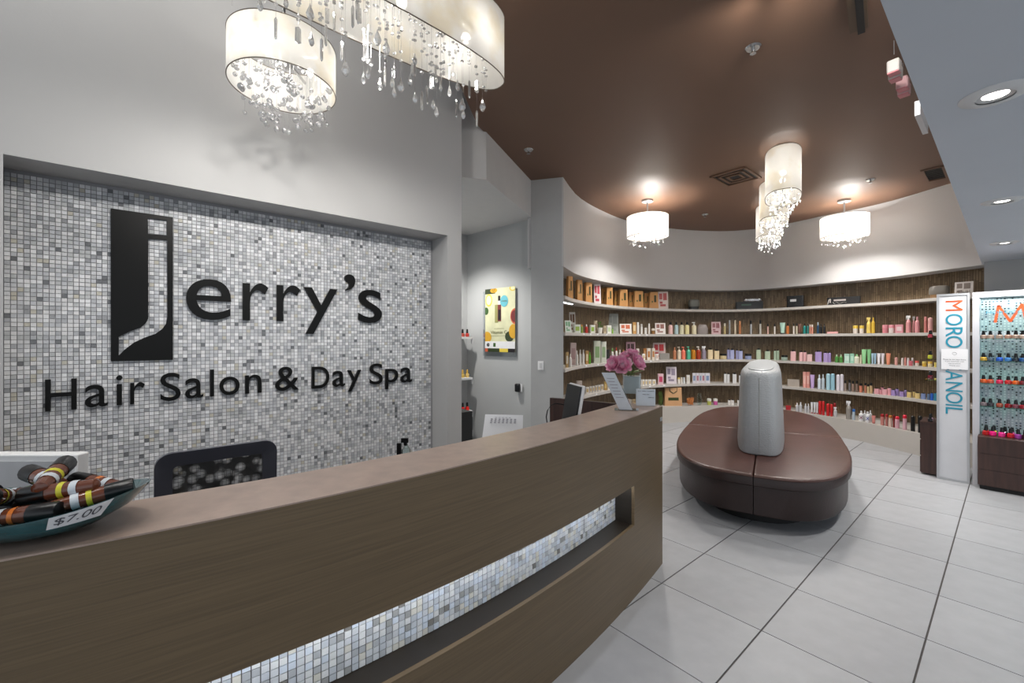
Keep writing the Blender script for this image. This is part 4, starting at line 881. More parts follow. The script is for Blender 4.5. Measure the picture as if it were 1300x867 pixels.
du = thing('nail_display', 'white lit nail polish display case with glass shelves and wood base', 'display case', W(S7, -.1, 0))
nR = -1.0
fr_ = MB(); fr_.obox(W(S7, .229, 0), D2*.05, D1*.36, (0, 0, 2.16)); fr_.obox(W(S7, nR, 2.10), D2*(.2285-nR), D1*.36, (0, 0, .06)); fr_.obox(W(S7, nR-.05, 0), D2*.05, D1*.36, (0, 0, 2.16)); fr_.build('frame', mat('case_white', 'b9b9be', .4), du)
def dotmat():
    m = bpy.data.materials.new('perforated_panel'); m.use_nodes = True; nt = m.node_tree; b = nt.nodes['Principled BSDF']
    tc = nt.nodes.new('ShaderNodeTexCoord'); mp = nt.nodes.new('ShaderNodeMapping'); mp.inputs['Scale'].default_value = (1/.028, 1/.028, 1/.028); mp.inputs['Rotation'].default_value = (0, 0, -A1)
    nt.links.new(tc.outputs['Object'], mp.inputs[0])
    fr2 = nt.nodes.new('ShaderNodeVectorMath'); fr2.operation = 'FRACTION'; nt.links.new(mp.outputs[0], fr2.inputs[0])
    sb = nt.nodes.new('ShaderNodeVectorMath'); sb.operation = 'SUBTRACT'; sb.inputs[1].default_value = (.5, .5, .5); nt.links.new(fr2.outputs[0], sb.inputs[0])
    ml = nt.nodes.new('ShaderNodeVectorMath'); ml.operation = 'MULTIPLY'; ml.inputs[1].default_value = (0, 1, 1); nt.links.new(sb.outputs[0], ml.inputs[0])
    ln = nt.nodes.new('ShaderNodeVectorMath'); ln.operation = 'LENGTH'; nt.links.new(ml.outputs[0], ln.inputs[0])
    lt = nt.nodes.new('ShaderNodeMath'); lt.operation = 'LESS_THAN'; lt.inputs[1].default_value = .27; nt.links.new(ln.outputs['Value'], lt.inputs[0])
    fl2 = nt.nodes.new('ShaderNodeVectorMath'); fl2.operation = 'FLOOR'; nt.links.new(mp.outputs[0], fl2.inputs[0])
    m3 = nt.nodes.new('ShaderNodeVectorMath'); m3.operation = 'MULTIPLY'; m3.inputs[1].default_value = (0, 1, 1); nt.links.new(fl2.outputs[0], m3.inputs[0])
    wn = nt.nodes.new('ShaderNodeTexWhiteNoise'); nt.links.new(m3.outputs[0], wn.inputs['Vector'])
    cr = nt.nodes.new('ShaderNodeValToRGB'); e = cr.color_ramp; e.interpolation = 'CONSTANT'; e.elements[0].color = (*lin('3a3d42'), 1); e.elements[1].color = (*lin('e8ecf2'), 1); e.elements[1].position = .42
    e2 = e.elements.new(.3); e2.color = (*lin('5f6f86'), 1)
    nt.links.new(wn.outputs['Value'], cr.inputs[0]); mx = nt.nodes.new('ShaderNodeMixRGB'); mx.inputs[1].default_value = (*lin('c3ccd4'), 1)
    nt.links.new(lt.outputs[0], mx.inputs[0]); nt.links.new(cr.outputs[0], mx.inputs[2]); nt.links.new(mx.outputs[0], b.inputs['Base Color'])
    b.inputs['Roughness'].default_value = .25; return m
sbox(.2285, nR, .58, 2.0995, S7+.2, S7+.22).build('perforated_back', dotmat(), du)
sbox(.2285, .2235, .58, 2.0995, S7+.01, S7+.2).build('side_lining', pm('b4bec6'), du)
o = sbox(.235, nR-.05, .045, .58, S7-.145, S7+.36).build('base', M_dwood, du); bevel(o, .008)
sbox(.22, nR-.03, 0, .044, S7-.12, S7+.3).build('kick_base', M_blackm, du)
for z_ in (.05, .225, .40): 
    o = sbox(.230, nR-.04, z_, z_+.168, S7-.150, S7-.1455).build('drawer', M_dwood, du)
rowz = [1.64, 1.393, 1.146, .89]
for z_ in rowz: sbox(.2225, nR, z_-.008, z_, S7+.015, S7+.19).build('glass_shelf', M_gglass, du)
rows = [['c9a493', 'cfae9d', 'c6a796', 'd19c86', 'c9a594', 'd3b2a2'], ['c8a13c', '4b5c6c', '2a58b8', '3c74b0', '20242a', '1f4d86'], ['d8612c', 'c9593c', 'd12a55', 'c02c2c', 'd9642a', '6c1a22'], ['8a7a7c', '33343a', 'a4533f', '8e1a20', '7a3f4c', '8c1f2c'], ['b8201f', 'f02a86', 'e83a92', 'c8202c', '9a3f96', '2c1414']]
pnm = ['pale beige', 'pinkish beige', 'light nude', 'coral nude', 'soft beige', 'pale nude', 'gold yellow', 'slate grey', 'royal blue', 'bright blue', 'near black', 'navy blue', 'bright orange', 'coral', 'hot pink', 'red', 'tangerine', 'deep maroon', 'mauve grey', 'charcoal', 'terracotta', 'dark red', 'plum', 'wine red', 'scarlet', 'neon pink', 'pink', 'crimson', 'purple', 'dark brown']
ptxt = [1248.6, 1257.4, 1269, 1280, 1289.7, 1298.5]; rn = ['top glass shelf', 'second glass shelf', 'third glass shelf', 'lowest glass shelf', 'wooden base top']
for r in range(5):
    for k in range(6):
        z_ = rowz[r] if r < 4 else .58; n_, _, p = onplane_s(ptxt[k]+(3 if r == 4 else 0), 0, S7+(.06 if r < 4 else -.03))
        polish(Vector((p.x, p.y, z_+.001)), .044, .088 if r < 4 else .1, rows[r][k], '%s nail polish on the %s of the display case' % (pnm[r*6+k], rn[r]), 'nail polish in the display case', A1+.8)
for k, (c, x, nm) in enumerate((('d8d03c', 1262, 'yellow-green'), ('1b1b20', 1276, 'black'), ('b84a8c', 1285, 'orchid pink'), ('b5202c', 1252, 'cherry red'))):
    n_, _, p = onplane_s(x, 0, S7+.06); polish(Vector((p.x, p.y, .581)), .044, .1, c, '%s nail polish in the back row on the wooden base top' % nm, 'nail polish in the display case', A1)
addlight('case_light', W(S7+.1, -.35, 2.085), 2.4, du, typ='AREA', shape='RECTANGLE', size=.16, size_y=1.2); bpy.context.scene.objects['case_light'].rotation_euler = (0, 0, A1)
# big M and name on the case glass
ml = [(onplane_s(x, y, S7-.001)[0], onplane_s(x, y, S7-.001)[1]) for x, y in ((1261.5, 410), (1266, 386), (1268.5, 386), (1282.5, 405), (1296, 384), (1299, 384), (1304, 408))]
lt_ = MB()
def bar(a_, b_, wd_, mi=0):
    A, B = W(S7-.004, a_[0], a_[1]), W(S7-.004, b_[0], b_[1]); d_ = (B-A).normalized(); s_ = d_.cross(D1).normalized()*wd_; lt_.obox(A-s_/2-d_*wd_*.2, B-A+d_*wd_*.4, s_, D1*.003, mi)
a_ = onplane_s(1263.5, 409, S7)[:2]; b_ = onplane_s(1267.5, 388, S7)[:2]; c_ = onplane_s(1282.5, 408, S7)[:2]; d_ = onplane_s(1297.5, 386, S7)[:2]; e_ = (onplane_s(1303, 408, S7)[0], a_[1])
for u_, v_ in ((a_, b_), (b_, c_), (c_, d_), (d_, e_)): bar(u_, v_, .022)
sbox(.2225, nR, 1.72, 2.0995, S7+.0, S7+.004).build('header_glass', M_glass, du)
o = lt_.build('letter', pm('c8552b'), du)
n_l, zt_, _ = onplane_s(1252, 397, S7); 
link(bpy.data.objects.new('lettering', text_mesh('MOROCCANOIL', pm('1f87a0'), W(S7-.005, n_l, zt_-.012), -D2, (0, 0, 1), -D1, (.44, .026), .002)), du)
# side cabinet and side glass shelves
sc_ = thing('side_cabinet', 'narrow dark walnut drawer cabinet left of the MOROCCANOIL panel', 'cabinet', W(7.13, .64, 0))
o = MB().obox(W(7.13, .568, .02), D2*.138, D1*.4, (0, 0, .60)).build('body', M_dwood, sc_); MB().obox(W(7.12, .567, .62), D2*.15, D1*.42, (0, 0, .02)).build('top', M_dwood, sc_)
for z_ in (.03, .23, .43): MB().obox(W(7.14, .7065, z_), D2*.010, D1*.38, (0, 0, .185)).build('drawer', M_dwood, sc_)
sset = [(1.65, ['c03a4a', '8c4a50']), (1.40, ['cfd038', 'd9b53a']), (1.155, ['7a2030', '8c2a2a']), (.64, ['202024', 'c9a0b8'])]
for k, (z_, cols) in enumerate(sset):
    nm = ['top', 'second', 'third', ''][k]
    if k < 3:
        g_ = tag(MB().obox(W(7.06, .5655, z_-.008), D2*.1, D1*.32, (0, 0, .008)).build('glass_shelf', M_gglass), '%s small glass shelf on the left side of the white panel' % nm, 'shelf', 'glass shelves left of the white panel')
    for j, c in enumerate(cols):
        polish(W(7.17+.07*j, .63, z_+.001), .042, .09, c, '%s polish bottle on %s left of the white panel' % (['front', 'rear'][j], ('the %s small glass shelf' % nm) if k < 3 else 'the walnut side cabinet'), 'nail polish beside the white panel', A1)

# ------------------------------------------------------------------ goods on the curved shelves
PC = {}
def sq(w_, d_, z0_, z1_, p=6, n=16): return [[(x, y, z) for x, y in sellipse(w_/2, d_/2, p, n)] for z in (z0_, z1_)]
def bottle_mesh(kind, c1, c2):
    """unit-sized goods; returns the body mesh and named part meshes"""
    k = (kind, c1, c2)
    if k in PC: return PC[k]
    A, B = pm(c1), pm(c2); bd = MB(); parts = []
    lab = mat('label_'+c1, c1, .5); 
    band = MB()
    if kind == 'bottle':
        bd.lathe([(.46, 0), (.5, .02), (.5, .66), (.42, .72), (.2, .77)], seg=14); parts.append(('cap', MB().lathe([(.22, .765), (.22, .98), (.18, 1)], seg=12).mesh('cap', B)))
    elif kind == 'square':
        bd.loft(sq(1, .7, 0, .84)+sq(.9, .6, .86, .861)); parts.append(('cap', MB().loft(sq(.55, .45, .86, 1, 3)).mesh('cap', B)))
    elif kind == 'carton':
        bd.loft(sq(1, .7, 0, 1, 12)); parts.append(('label_panel', MB().box((0, -.357, .5), (.6, .012, .5)).mesh('label_panel', B)))
    elif kind == 'pump':
        bd.lathe([(.46, 0), (.5, .02), (.5, .62), (.4, .7), (.16, .74)], seg=14)
        parts.append(('pump', MB().lathe([(.18, .74), (.18, .8), (.07, .81), (.07, .92)], seg=10).box((-.12, 0, .95), (.6, .22, .07)).mesh('pump', B)))
    elif kind == 'spray':
        bd.lathe([(.46, 0), (.5, .02), (.48, .6), (.3, .72), (.2, .76)], seg=14)
        parts.append(('trigger', MB().box((-.05, 0, .93), (.8, .3, .13)).box((-.38, 0, .84), (.1, .15, .16)).lathe([(.22, .76), (.2, .88)], seg=10).mesh('trigger', B)))
    elif kind == 'tube':
        r0 = [[(x, y, .1) for x, y in sellipse(.36, .36, 2, 16)], [(x, y, .55) for x, y in sellipse(.42, .26, 2.2, 16)], [(x, y, .98) for x, y in sellipse(.5, .05, 3, 16)], [(x, y, 1) for x, y in sellipse(.5, .04, 3, 16)]]
        bd.loft(r0); parts.append(('cap', MB().lathe([(.34, 0), (.36, .1)], seg=14).mesh('cap', B)))
    elif kind == 'slim':
        bd.lathe([(.46, 0), (.5, .01), (.5, .74)], seg=12); parts.append(('cap', MB().lathe([(.42, .74), (.42, .98), (.36, 1)], seg=12).mesh('cap', B)))
    elif kind == 'can':
        bd.lathe([(.46, 0), (.5, .02), (.5, .76)], seg=14); parts.append(('cap', MB().lathe([(.5, .76), (.5, .94), (.3, 1)], seg=14).mesh('cap', B)))
    elif kind == 'jar':
        bd.lathe([(.48, 0), (.5, .03), (.5, .62)], seg=16); parts.append(('lid', MB().lathe([(.52, .62), (.52, .96), (.48, 1)], seg=16).mesh('lid', B)))
    elif kind == 'flat':
        bd.loft(sq(1, .6, 0, 1, 10))
    elif kind == 'card':
        bd.obox((-.5, -.1, 0), (1, 0, 0), (0, .12, 0), (0, .45, 1))
        pr_ = MB()
        for i, (u, v, a_, b_) in enumerate(((.12, .55, .3, .34), (.5, .5, .36, .4), (.2, .15, .55, .12), (.15, .3, .28, .12))): pr_.obox((u-.5, -.112+.45*v, v), (a_, 0, 0), (0, .01, 0), (0, .45*b_, b_))
        parts.append(('picture', pr_.mesh('picture', B)))
    elif kind == 'bag':
        bd.loft([[(x, y, 0) for x, y in ((-.5, -.3), (.5, -.3), (.5, .3), (-.5, .3))], [(x, y, .97) for x, y in ((-.47, -.22), (.47, -.22), (.47, .1), (-.47, .1))]])
        parts.append(('handle', MB().tube([(-.22, -.235, .93), (-.2, -.28, .78), (0, -.3, .66), (.2, -.28, .78), (.22, -.235, .93)], .022, 6).mesh('handle', B)))
        parts.append(('label_panel', MB().obox((-.3, -.287, .28), (.6, 0, 0), (0, .01, 0), (0, .02, .16)).mesh('label_panel', B)))
    elif kind == 'kraft':
        bd.loft([[(x, y, 0) for x, y in ((-.5, -.3), (.5, -.3), (.5, .35), (-.5, .35))], [(x, y, 1) for x, y in ((-.42, -.28), (.42, -.28), (.42, .2), (-.42, .2))]])
        parts.append(('cut_window', MB().obox((.0, -.312, .38), (.24, 0, 0), (0, .01, 0), (0, .01, .42)).mesh('cut_window', pm('3a3a1c'))))
        parts.append(('emblem', MB().obox((-.26, -.316, .36), (.14, 0, 0), (0, .01, 0), (0, .01, .1)).mesh('emblem', B)))
    elif kind == 'tool':
        bd.loft([[(x, y, z) for x, y in sellipse(.5*s_, .4*s_, 2.6, 20)] for s_, z in ((.9, .3), (1, .4), (1, .7), (.9, .92), (.6, 1))]); parts.append(('base', MB().loft([[(x, y, z) for x, y in sellipse(.44, .34, 2.6, 20)] for z in (0, .3)]).mesh('base', B)))
    elif kind == 'blackbox':
        bd.loft(sq(1, .45, 0, 1, 14)); parts.append(('print', MB().obox((-.28, -.235, .5), (.36, 0, 0), (0, .01, 0), (0, 0, .2)).mesh('print', B)))
    elif kind == 'pouch':
        bd.loft([[(x, y, z) for x, y in sellipse(.5*s_, .2*s_, 2.5, 20)] for s_, z in ((.9, 0), (1, .12), (.98, .6), (.7, .93), (.5, .97))]); parts.append(('zip', MB().tube([(-.4, 0, .93), (0, 0, 1), (.4, 0, .9)], .03, 6).mesh('zip', B)))
    elif kind == 'plant':
        bd.lathe([(.3, 0), (.42, .48)], seg=16); lf_ = MB()
        for i in range(60):
            a_ = R.uniform(0, 6.28); r_ = R.uniform(.0, .5); z_ = R.uniform(.5, .95); d_ = Vector((math.cos(a_), math.sin(a_), 1)).normalized()*.14; p_ = Vector((r_*math.cos(a_), r_*math.sin(a_), z_)); s_ = Vector((-d_.y, d_.x, 0))*.4
            lf_.add([p_-d_, p_+s_, p_+d_, p_-s_], [(0, 1, 2, 3)])
        parts.append(('leaves', lf_.mesh('leaves', B)))
    elif kind == 'vase':
        bd.lathe([(.25, 0), (.35, .05), (.5, .4), (.45, .7), (.3, .95), (.32, 1)], seg=16, cap=False); A = M_glass
    elif kind == 'tuft':
        for i in range(70):
            p_ = Vector((R.uniform(-.4, .4), R.uniform(-.3, .3), R.uniform(0, .6))); d_ = Vector((R.uniform(-.5, .5), R.uniform(-.5, .3), 1)).normalized()*.35; s_ = Vector((.07, .03, 0))
            bd.add([p_, p_+d_*.5+s_, p_+d_, p_+d_*.5-s_], [(0, 1, 2, 3)])
    m = bd.mesh(kind, A)
    PC[k] = (m, parts); return PC[k]
ITEMS = {k: [] for k in SHN}
def put(shelf, x0, x1, y0, kind, c1, c2, desc, cat='bottle', back=0, name=None):
    ITEMS[shelf].append((x0, x1, y0, kind, c1, c2, desc, cat, back, name))
# kinds -> default object names
NM = {'bottle': 'bottle', 'square': 'shampoo_bottle', 'carton': 'carton', 'pump': 'pump_bottle', 'spray': 'spray_bottle', 'tube': 'squeeze_tube', 'slim': 'slim_bottle', 'can': 'spray_can', 'jar': 'cream_jar', 'flat': 'flat_box', 'card': 'display_card', 'bag': 'gift_bag', 'kraft': 'kraft_bag', 'tool': 'styling_tool', 'blackbox': 'black_box', 'pouch': 'zip_pouch', 'plant': 'potted_plant', 'vase': 'glass_vase', 'tuft': 'green_sprig'}
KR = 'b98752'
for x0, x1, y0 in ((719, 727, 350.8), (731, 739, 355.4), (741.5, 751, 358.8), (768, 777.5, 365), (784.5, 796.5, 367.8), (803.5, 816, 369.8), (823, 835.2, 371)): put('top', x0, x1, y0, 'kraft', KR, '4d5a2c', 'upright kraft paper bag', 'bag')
for x0, x1, y0 in ((762.5, 769, 366), (778.5, 786, 369.5), (797, 805, 371), (816, 825, 372.5)): put('top', x0, x1, y0, 'kraft', 'a87844', '4d5a2c', 'kraft bag side with painted-in shade', 'bag', .12)  # dark bag sides made as separate bags, shade put into the colour
for x0, x1, y0 in ((721, 728, 347), (731, 740, 350), (743, 752, 355), (770, 777, 361), (808, 818, 365.5)): put('top', x0, x1, y0, 'tuft', '5f6f35', '5f6f35', 'green sprig behind the bags', 'greenery', .2)
put('top', 754.2, 763, 359.7, 'card', 'cfc6c6', 'b03a48', 'white card with red figure', 'card'); put('top', 835.7, 848.4, 369.8, 'card', 'cdbdb6', 'a03c3c', 'white and red patterned card', 'card')
put('top', 873.4, 888, 380, 'tool', '63645d', '1a1a16', 'grey rounded hair tool', 'hair tool'); put('top', 934, 968, 383, 'blackbox', '17191a', '3f5a48', 'wide black box with silver iron on top', 'box')
put('top', 998.9, 1020.6, 375.5, 'blackbox', '0d0d0e', 'b8b8b8', 'square black box with small white print', 'box'); put('top', 1049.7, 1092, 377, 'blackbox', '121010', 'a9a09c', 'long black box with white script', 'box')
put('top', 1179, 1206, 362.7, 'tool', '7a756e', '8a6b4a', 'taupe rounded hair tool', 'hair tool'); put('top', 1211.6, 1235, 357.5, 'card', 'cfc8c2', '7e726a', 'white printed store card', 'card')
S = 'second'
put(S, 717.6, 725.6, 406.7, 'card', 'd9ded6', '7fae86', 'white and green leaflet', 'card'); put(S, 723.3, 731, 396, 'card', 'b8b5ad', '5a3a20', 'grey framed card', 'card', .12)
put(S, 727.9, 736.5, 411.9, 'carton', 'd8dccf', '9ab54e', 'white and green carton', 'box'); put(S, 737, 740, 412, 'bottle', '7f9a3c', 'c98a3c', 'small green bottle'); put(S, 742.6, 746.3, 412, 'bottle', 'b8322a', 'd8d8d8', 'small red bottle')
put(S, 748.8, 755, 412.6, 'carton', 'dcdcd2', '8aac40', 'white carton with leaf label', 'box'); put(S, 754, 758, 407, 'carton', 'b5a38c', '8a7a60', 'tall tan carton', 'box', .1); put(S, 757.5, 765.5, 408, 'plant', 'd8d4cc', '4f7a2c', 'little green plant in white pot', 'plant')
put(S, 765.7, 769.4, 413.5, 'carton', 'b8a88e', '8f7f66', 'short tan carton', 'box'); put(S, 770, 775.8, 413, 'carton', 'd6d4cc', 'b8c6a0', 'plain white carton', 'box'); put(S, 776.6, 778.6, 416, 'bottle', '7fae40', '4f7a2c', 'tiny green vial')
put(S, 771.5, 785.5, 398, 'card', '9fa39b', '8b908a', 'tall grey-green sheet', 'card', .14); put(S, 787, 802, 411, 'card', 'd9d4ce', 'b85a34', 'tilted fruit picture card', 'card')
put(S, 803, 807.4, 409, 'carton', 'b98a50', 'd6c39a', 'tan and gold carton', 'box'); put(S, 808.2, 811.5, 409, 'slim', 'd9d6d0', 'd9d6d0', 'slim white bottle'); put(S, 813, 815.8, 411.3, 'slim', 'd9d6d0', 'c9c4bc', 'slim off-white bottle'); put(S, 817.8, 821.3, 416, 'jar', 'd9d6d0', 'cfc9c0', 'short white jar', 'jar'); put(S, 822.8, 825.3, 410.7, 'slim', 'd6d0c8', 'd9d6d0', 'slim ivory bottle')
put(S, 827, 831.5, 417, 'jar', '8a6236', 'd9d3c8', 'small amber jar', 'jar'); put(S, 832, 845, 410, 'card', 'd9d2cc', '8a5a50', 'tilted card with two faces', 'card')
for x0, x1, c, c2, d_, kd in ((848.4, 854.2, 'd9b3ae', '161616', 'pale pink black-topped bottle', 'bottle'), (856, 861.2, 'a9c0c2', '161616', 'pale blue black-topped bottle', 'bottle'), (862.6, 868.2, 'd6cfae', '161616', 'cream black-topped bottle', 'bottle'), (869.3, 875, 'd9cf9a', '161616', 'light yellow black-topped bottle', 'bottle'), (877.9, 884.2, 'd6cdae', 'e0e0dc', 'cream bottle with white pump', 'pump')): put(S, x0, x1, 408.7, kd, c, c2, d_)
put(S, 884.7, 898.7, 411.4, 'pouch', '8b827e', '4f3226', 'grey zipped pouch', 'pouch'); put(S, 903.3, 915, 408.5, 'card', 'b9989a', '7a3a42', 'pink portrait card', 'card')
for x0, x1, y0, c, c2, d_ in ((918.6, 921.5, 410.5, 'b8a878', 'd0c9b8', 'slim gold tube'), (925, 927.4, 406.5, '9a9c9e', 'a9abad', 'slim silver tube'), (932, 934.5, 406.5, 'c9bda6', 'c9bda6', 'slim cream tube'), (937.8, 940.7, 407.6, 'b9774e', 'c98a5c', 'slim copper tube'), (952, 954.7, 407, 'a6a8ab', '111111', 'slim silver bottle with black cap'), (963.9, 966.5, 406.5, 'b9b6ae', '111111', 'slim grey bottle with black cap'),
        (973.8, 976, 411, 'd0a9a0', '111111', 'slim pink bottle with black cap'), (982.4, 984.5, 411, 'd6d0c8', '111111', 'slim white bottle with black cap'), (1006.6, 1008.8, 410.5, 'cfc9c0', '111111', 'slim pearl bottle with black cap'), (1010.2, 1012.8, 410.5, 'b9b09a', '111111', 'slim beige bottle with black cap')): put(S, x0, x1, y0, 'slim', c, c2, d_)
put(S, 990, 997, 409.6, 'tube', '9fbfb0', '1a1a1a', 'mint squeeze tube', 'tube'); put(S, 998, 1001.8, 410.3, 'bottle', 'b56a34', '111111', 'amber bottle with black cap'); put(S, 1013, 1017.4, 411, 'tube', '5c3a30', '1a1210', 'brown squeeze tube', 'tube')
put(S, 1019.5, 1023.3, 410.3, 'bottle', '1f7a74', '111111', 'teal bottle with black cap'); put(S, 1023.9, 1027, 410.3, 'bottle', '2a6a66', '111111', 'dark teal bottle with black cap'); put(S, 1027.5, 1029.4, 412, 'slim', 'c98a78', 'd8d0c8', 'small salmon vial'); put(S, 1030, 1032.4, 412, 'slim', 'c98a78', 'd8d0c8', 'small salmon vial')
put(S, 1036.8, 1040, 409, 'bottle', '22425c', 'b8c4cc', 'navy bottle with silver cap'); put(S, 1040.5, 1043.8, 411.4, 'bottle', '1a1a1d', '111111', 'small black bottle'); put(S, 1045, 1048, 410.8, 'bottle', '1a1a1d', '111111', 'small black bottle')
put(S, 1050, 1063.7, 421, 'flat', 'd19a98', 'd19a98', 'flat pink palette', 'box')
put(S, 1082.9, 1089.3, 413.3, 'jar', 'd6cdc4', 'd9b94e', 'cream jar with yellow lid', 'jar'); put(S, 1091, 1097, 413.3, 'jar', 'd6cdc4', 'd9b94e', 'cream jar with yellow lid', 'jar'); put(S, 1100, 1106, 402.8, 'spray', 'd6bc62', 'd9c06a', 'yellow spray bottle'); put(S, 1106.3, 1111, 403, 'bottle', 'd0ab3e', 'c9a43a', 'tall yellow bottle')
put(S, 1120.3, 1127.7, 412.4, 'jar', 'd0808a', 'd68f96', 'pink jar', 'jar'); put(S, 1128.3, 1135.8, 412.4, 'jar', 'd9cdc8', 'd68f96', 'white jar with pink lid', 'jar'); put(S, 1136.8, 1147, 412, 'carton', 'd09098', 'dcc4c4', 'pink milk-shaped carton', 'box')
put(S, 1150, 1157, 400.6, 'spray', 'cf8f90', 'dcdad8', 'pink spray bottle with white trigger'); put(S, 1158.5, 1162, 401.5, 'spray', 'c98a8c', 'cfcfcf', 'pink spray bottle half hidden', back=.1); put(S, 1161.5, 1168, 402, 'bottle', 'd18f92', 'd99ea0', 'tall rose bottle'); put(S, 1173, 1177.4, 402, 'slim', 'b9746e', 'c98480', 'tall dusty pink bottle'); put(S, 1178, 1184.4, 403.3, 'can', 'd19a96', 'd6a4a0', 'tall pale pink can', 'can')
S = 'middle'
for x0, x1, y0, kd, c, c2, d_, ct in ((717.9, 721.5, 446.7, 'carton', 'b08f58', 'd9d2c0', 'gold and white carton', 'box'), (722, 725.8, 449.4, 'bottle', 'd6d3cd', 'd6d3cd', 'white bottle', 'bottle'), (730.8, 733.9, 445.2, 'bottle', 'd6d3cd', 'd6d3cd', 'white bottle', 'bottle'), (735, 738, 444, 'bottle', 'd6d3cd', 'd6d3cd', 'white bottle', 'bottle'), (739, 742, 444, 'bottle', 'd6d3cd', 'd6d3cd', 'white bottle', 'bottle'),
        (743, 747, 445.2, 'carton', 'b08850', 'd6cba8', 'slim gold carton', 'box'), (747.3, 750, 447, 'bottle', '5fa82e', '6fb83a', 'bright green bottle', 'bottle'), (753, 761.9, 432.7, 'carton', 'b9bdac', '7f9a6a', 'large leaf-patterned carton', 'box'), (762.5, 769.4, 433.6, 'carton', 'c4c6ba', '8aa07a', 'narrow leaf-patterned carton', 'box'), (769.6, 773.8, 443.6, 'carton', '1a1a18', '2c2c28', 'small black carton', 'box'),
        (776, 779, 442, 'bottle', 'd8d4ce', '5fa04a', 'white bottle with green top', 'bottle'), (781, 784, 441, 'bottle', 'd8d4ce', 'b83a30', 'white bottle with red top', 'bottle'), (785.5, 788.5, 444, 'bottle', 'd8d4ce', 'd8d4ce', 'white bottle', 'bottle'), (790, 793, 444, 'bottle', 'd8d4ce', 'c98a50', 'white bottle with tan top', 'bottle'), (808, 811.2, 442.5, 'carton', 'd6cfc6', 'b98a5a', 'narrow white carton', 'box'),
        (815, 819, 449, 'carton', 'd9d6d0', 'c9b08a', 'short white carton', 'box'), (821, 825.9, 442, 'carton', 'd0c6b8', 'a9703c', 'white and copper carton', 'box'), (827.3, 831.3, 442, 'carton', 'd0c6b8', 'a9703c', 'white and copper carton', 'box'), (832, 836, 449, 'carton', 'd9d4d0', 'c9b0a0', 'small white square carton', 'box')): put(S, x0, x1, y0, kd, c, c2, d_, ct)
put(S, 723, 731, 435, 'carton', 'bfa9a4', 'a98a88', 'tall pink floral carton', 'box', .12); put(S, 795.3, 806.9, 434, 'card', 'b98f9a', '4a2a2c', 'pink portrait box', 'card', .08); put(S, 816.5, 820.5, 442, 'carton', 'a9703c', 'c9a070', 'tall copper carton', 'box', .1); put(S, 829, 845, 435, 'card', 'c9b4b0', 'b8262c', 'card with red hearts', 'card', .14); put(S, 837, 850, 448.4, 'flat', '8a8680', '8a8680', 'stack-like grey flat box', 'box')
for x0, x1, y0, kd, c, c2, d_ in ((854.4, 858.5, 441, 'bottle', 'b57654', 'b57654', 'copper bottle'), (859.6, 864.6, 440, 'pump', 'cdbfa9', 'cdbfa9', 'cream pump bottle'), (865, 870.2, 440, 'pump', 'e0765f', 'e0765f', 'coral pump bottle'), (871.4, 876.7, 439.6, 'pump', '4fa98a', '4fa98a', 'sea-green pump bottle'), (877.5, 883, 439.6, 'pump', 'b8761a', '5a4a1a', 'amber pump bottle'), (883.8, 889.6, 439.6, 'pump', '9a3418', 'd8d4cc', 'russet pump bottle'), (890.7, 896.5, 439.4, 'spray', '8c8290', 'e0e0e0', 'grey bottle with white trigger'),
        (898.5, 904.8, 442, 'square', 'd9c6a0', '15140f', 'cream square bottle with black cap'), (906.6, 912.9, 443.6, 'square', 'd9c6a0', '15140f', 'shorter cream square bottle'), (923, 926.5, 441.8, 'square', '8f90b4', '15151a', 'lavender-blue bottle'), (926.8, 932, 442.4, 'square', 'a3a8cc', '15151a', 'lavender-blue bottle'), (934, 937.2, 443.2, 'square', '8f90b4', '15151a', 'lavender-blue bottle'), (937.4, 942.8, 443.8, 'square', 'a3a8cc', '15151a', 'lavender-blue bottle'),
        (960, 966, 442, 'square', 'a9b8a0', '121512', 'sage green bottle'), (971, 977.9, 444, 'square', 'a9b8a0', '121512', 'sage green bottle'), (982.4, 985.6, 443.5, 'square', '9fb09a', '121512', 'sage green bottle'), (985.9, 989.3, 443.3, 'square', '93a58e', '121512', 'sage green bottle'),
        (1003.6, 1010.4, 444, 'square', 'd6a9aa', '161213', 'blush pink bottle'), (1014.7, 1019.2, 445.2, 'square', 'd6a9aa', '161213', 'blush pink bottle'), (1019.5, 1024, 445.2, 'square', 'cc9c9e', '161213', 'blush pink bottle'), (1024.4, 1031, 448.3, 'square', 'd6b4b2', '161213', 'small blush pink bottle'),
        (1035, 1043.3, 444.7, 'square', 'a58fc0', '14121a', 'lilac bottle'), (1045.4, 1051, 446.3, 'square', 'a58fc0', '14121a', 'lilac bottle'), (1051.3, 1055, 446.3, 'square', '9580b4', '14121a', 'lilac bottle'),
        (1060, 1064.7, 450, 'bottle', '4f8a44', 'b8c8a8', 'green bell-shaped bottle'), (1065.4, 1070, 450, 'bottle', '4f8a44', 'b8c8a8', 'green bell-shaped bottle'), (1084.5, 1091, 449.7, 'bottle', 'd4d2c0', '8fbf8a', 'white bottle with green cap'), (1091.5, 1094, 450.5, 'slim', 'd6cfb4', 'd6cfb4', 'small cream bottle'),
        (1135.7, 1140, 453.7, 'can', 'cf9890', 'cf9890', 'pink can'), (1144, 1147.6, 454.5, 'slim', 'd8d0cc', 'd8d0cc', 'white slim bottle'), (1148, 1151, 453.7, 'slim', 'c98880', 'c98880', 'dusty pink slim bottle'), (1151.4, 1154.6, 454.2, 'slim', 'd0cccc', 'd0cccc', 'grey-white slim bottle'), (1157, 1160, 454.2, 'slim', 'b8b4b4', 'd8d8d8', 'silver slim bottle')): put(S, x0, x1, y0, kd, c, c2, d_)
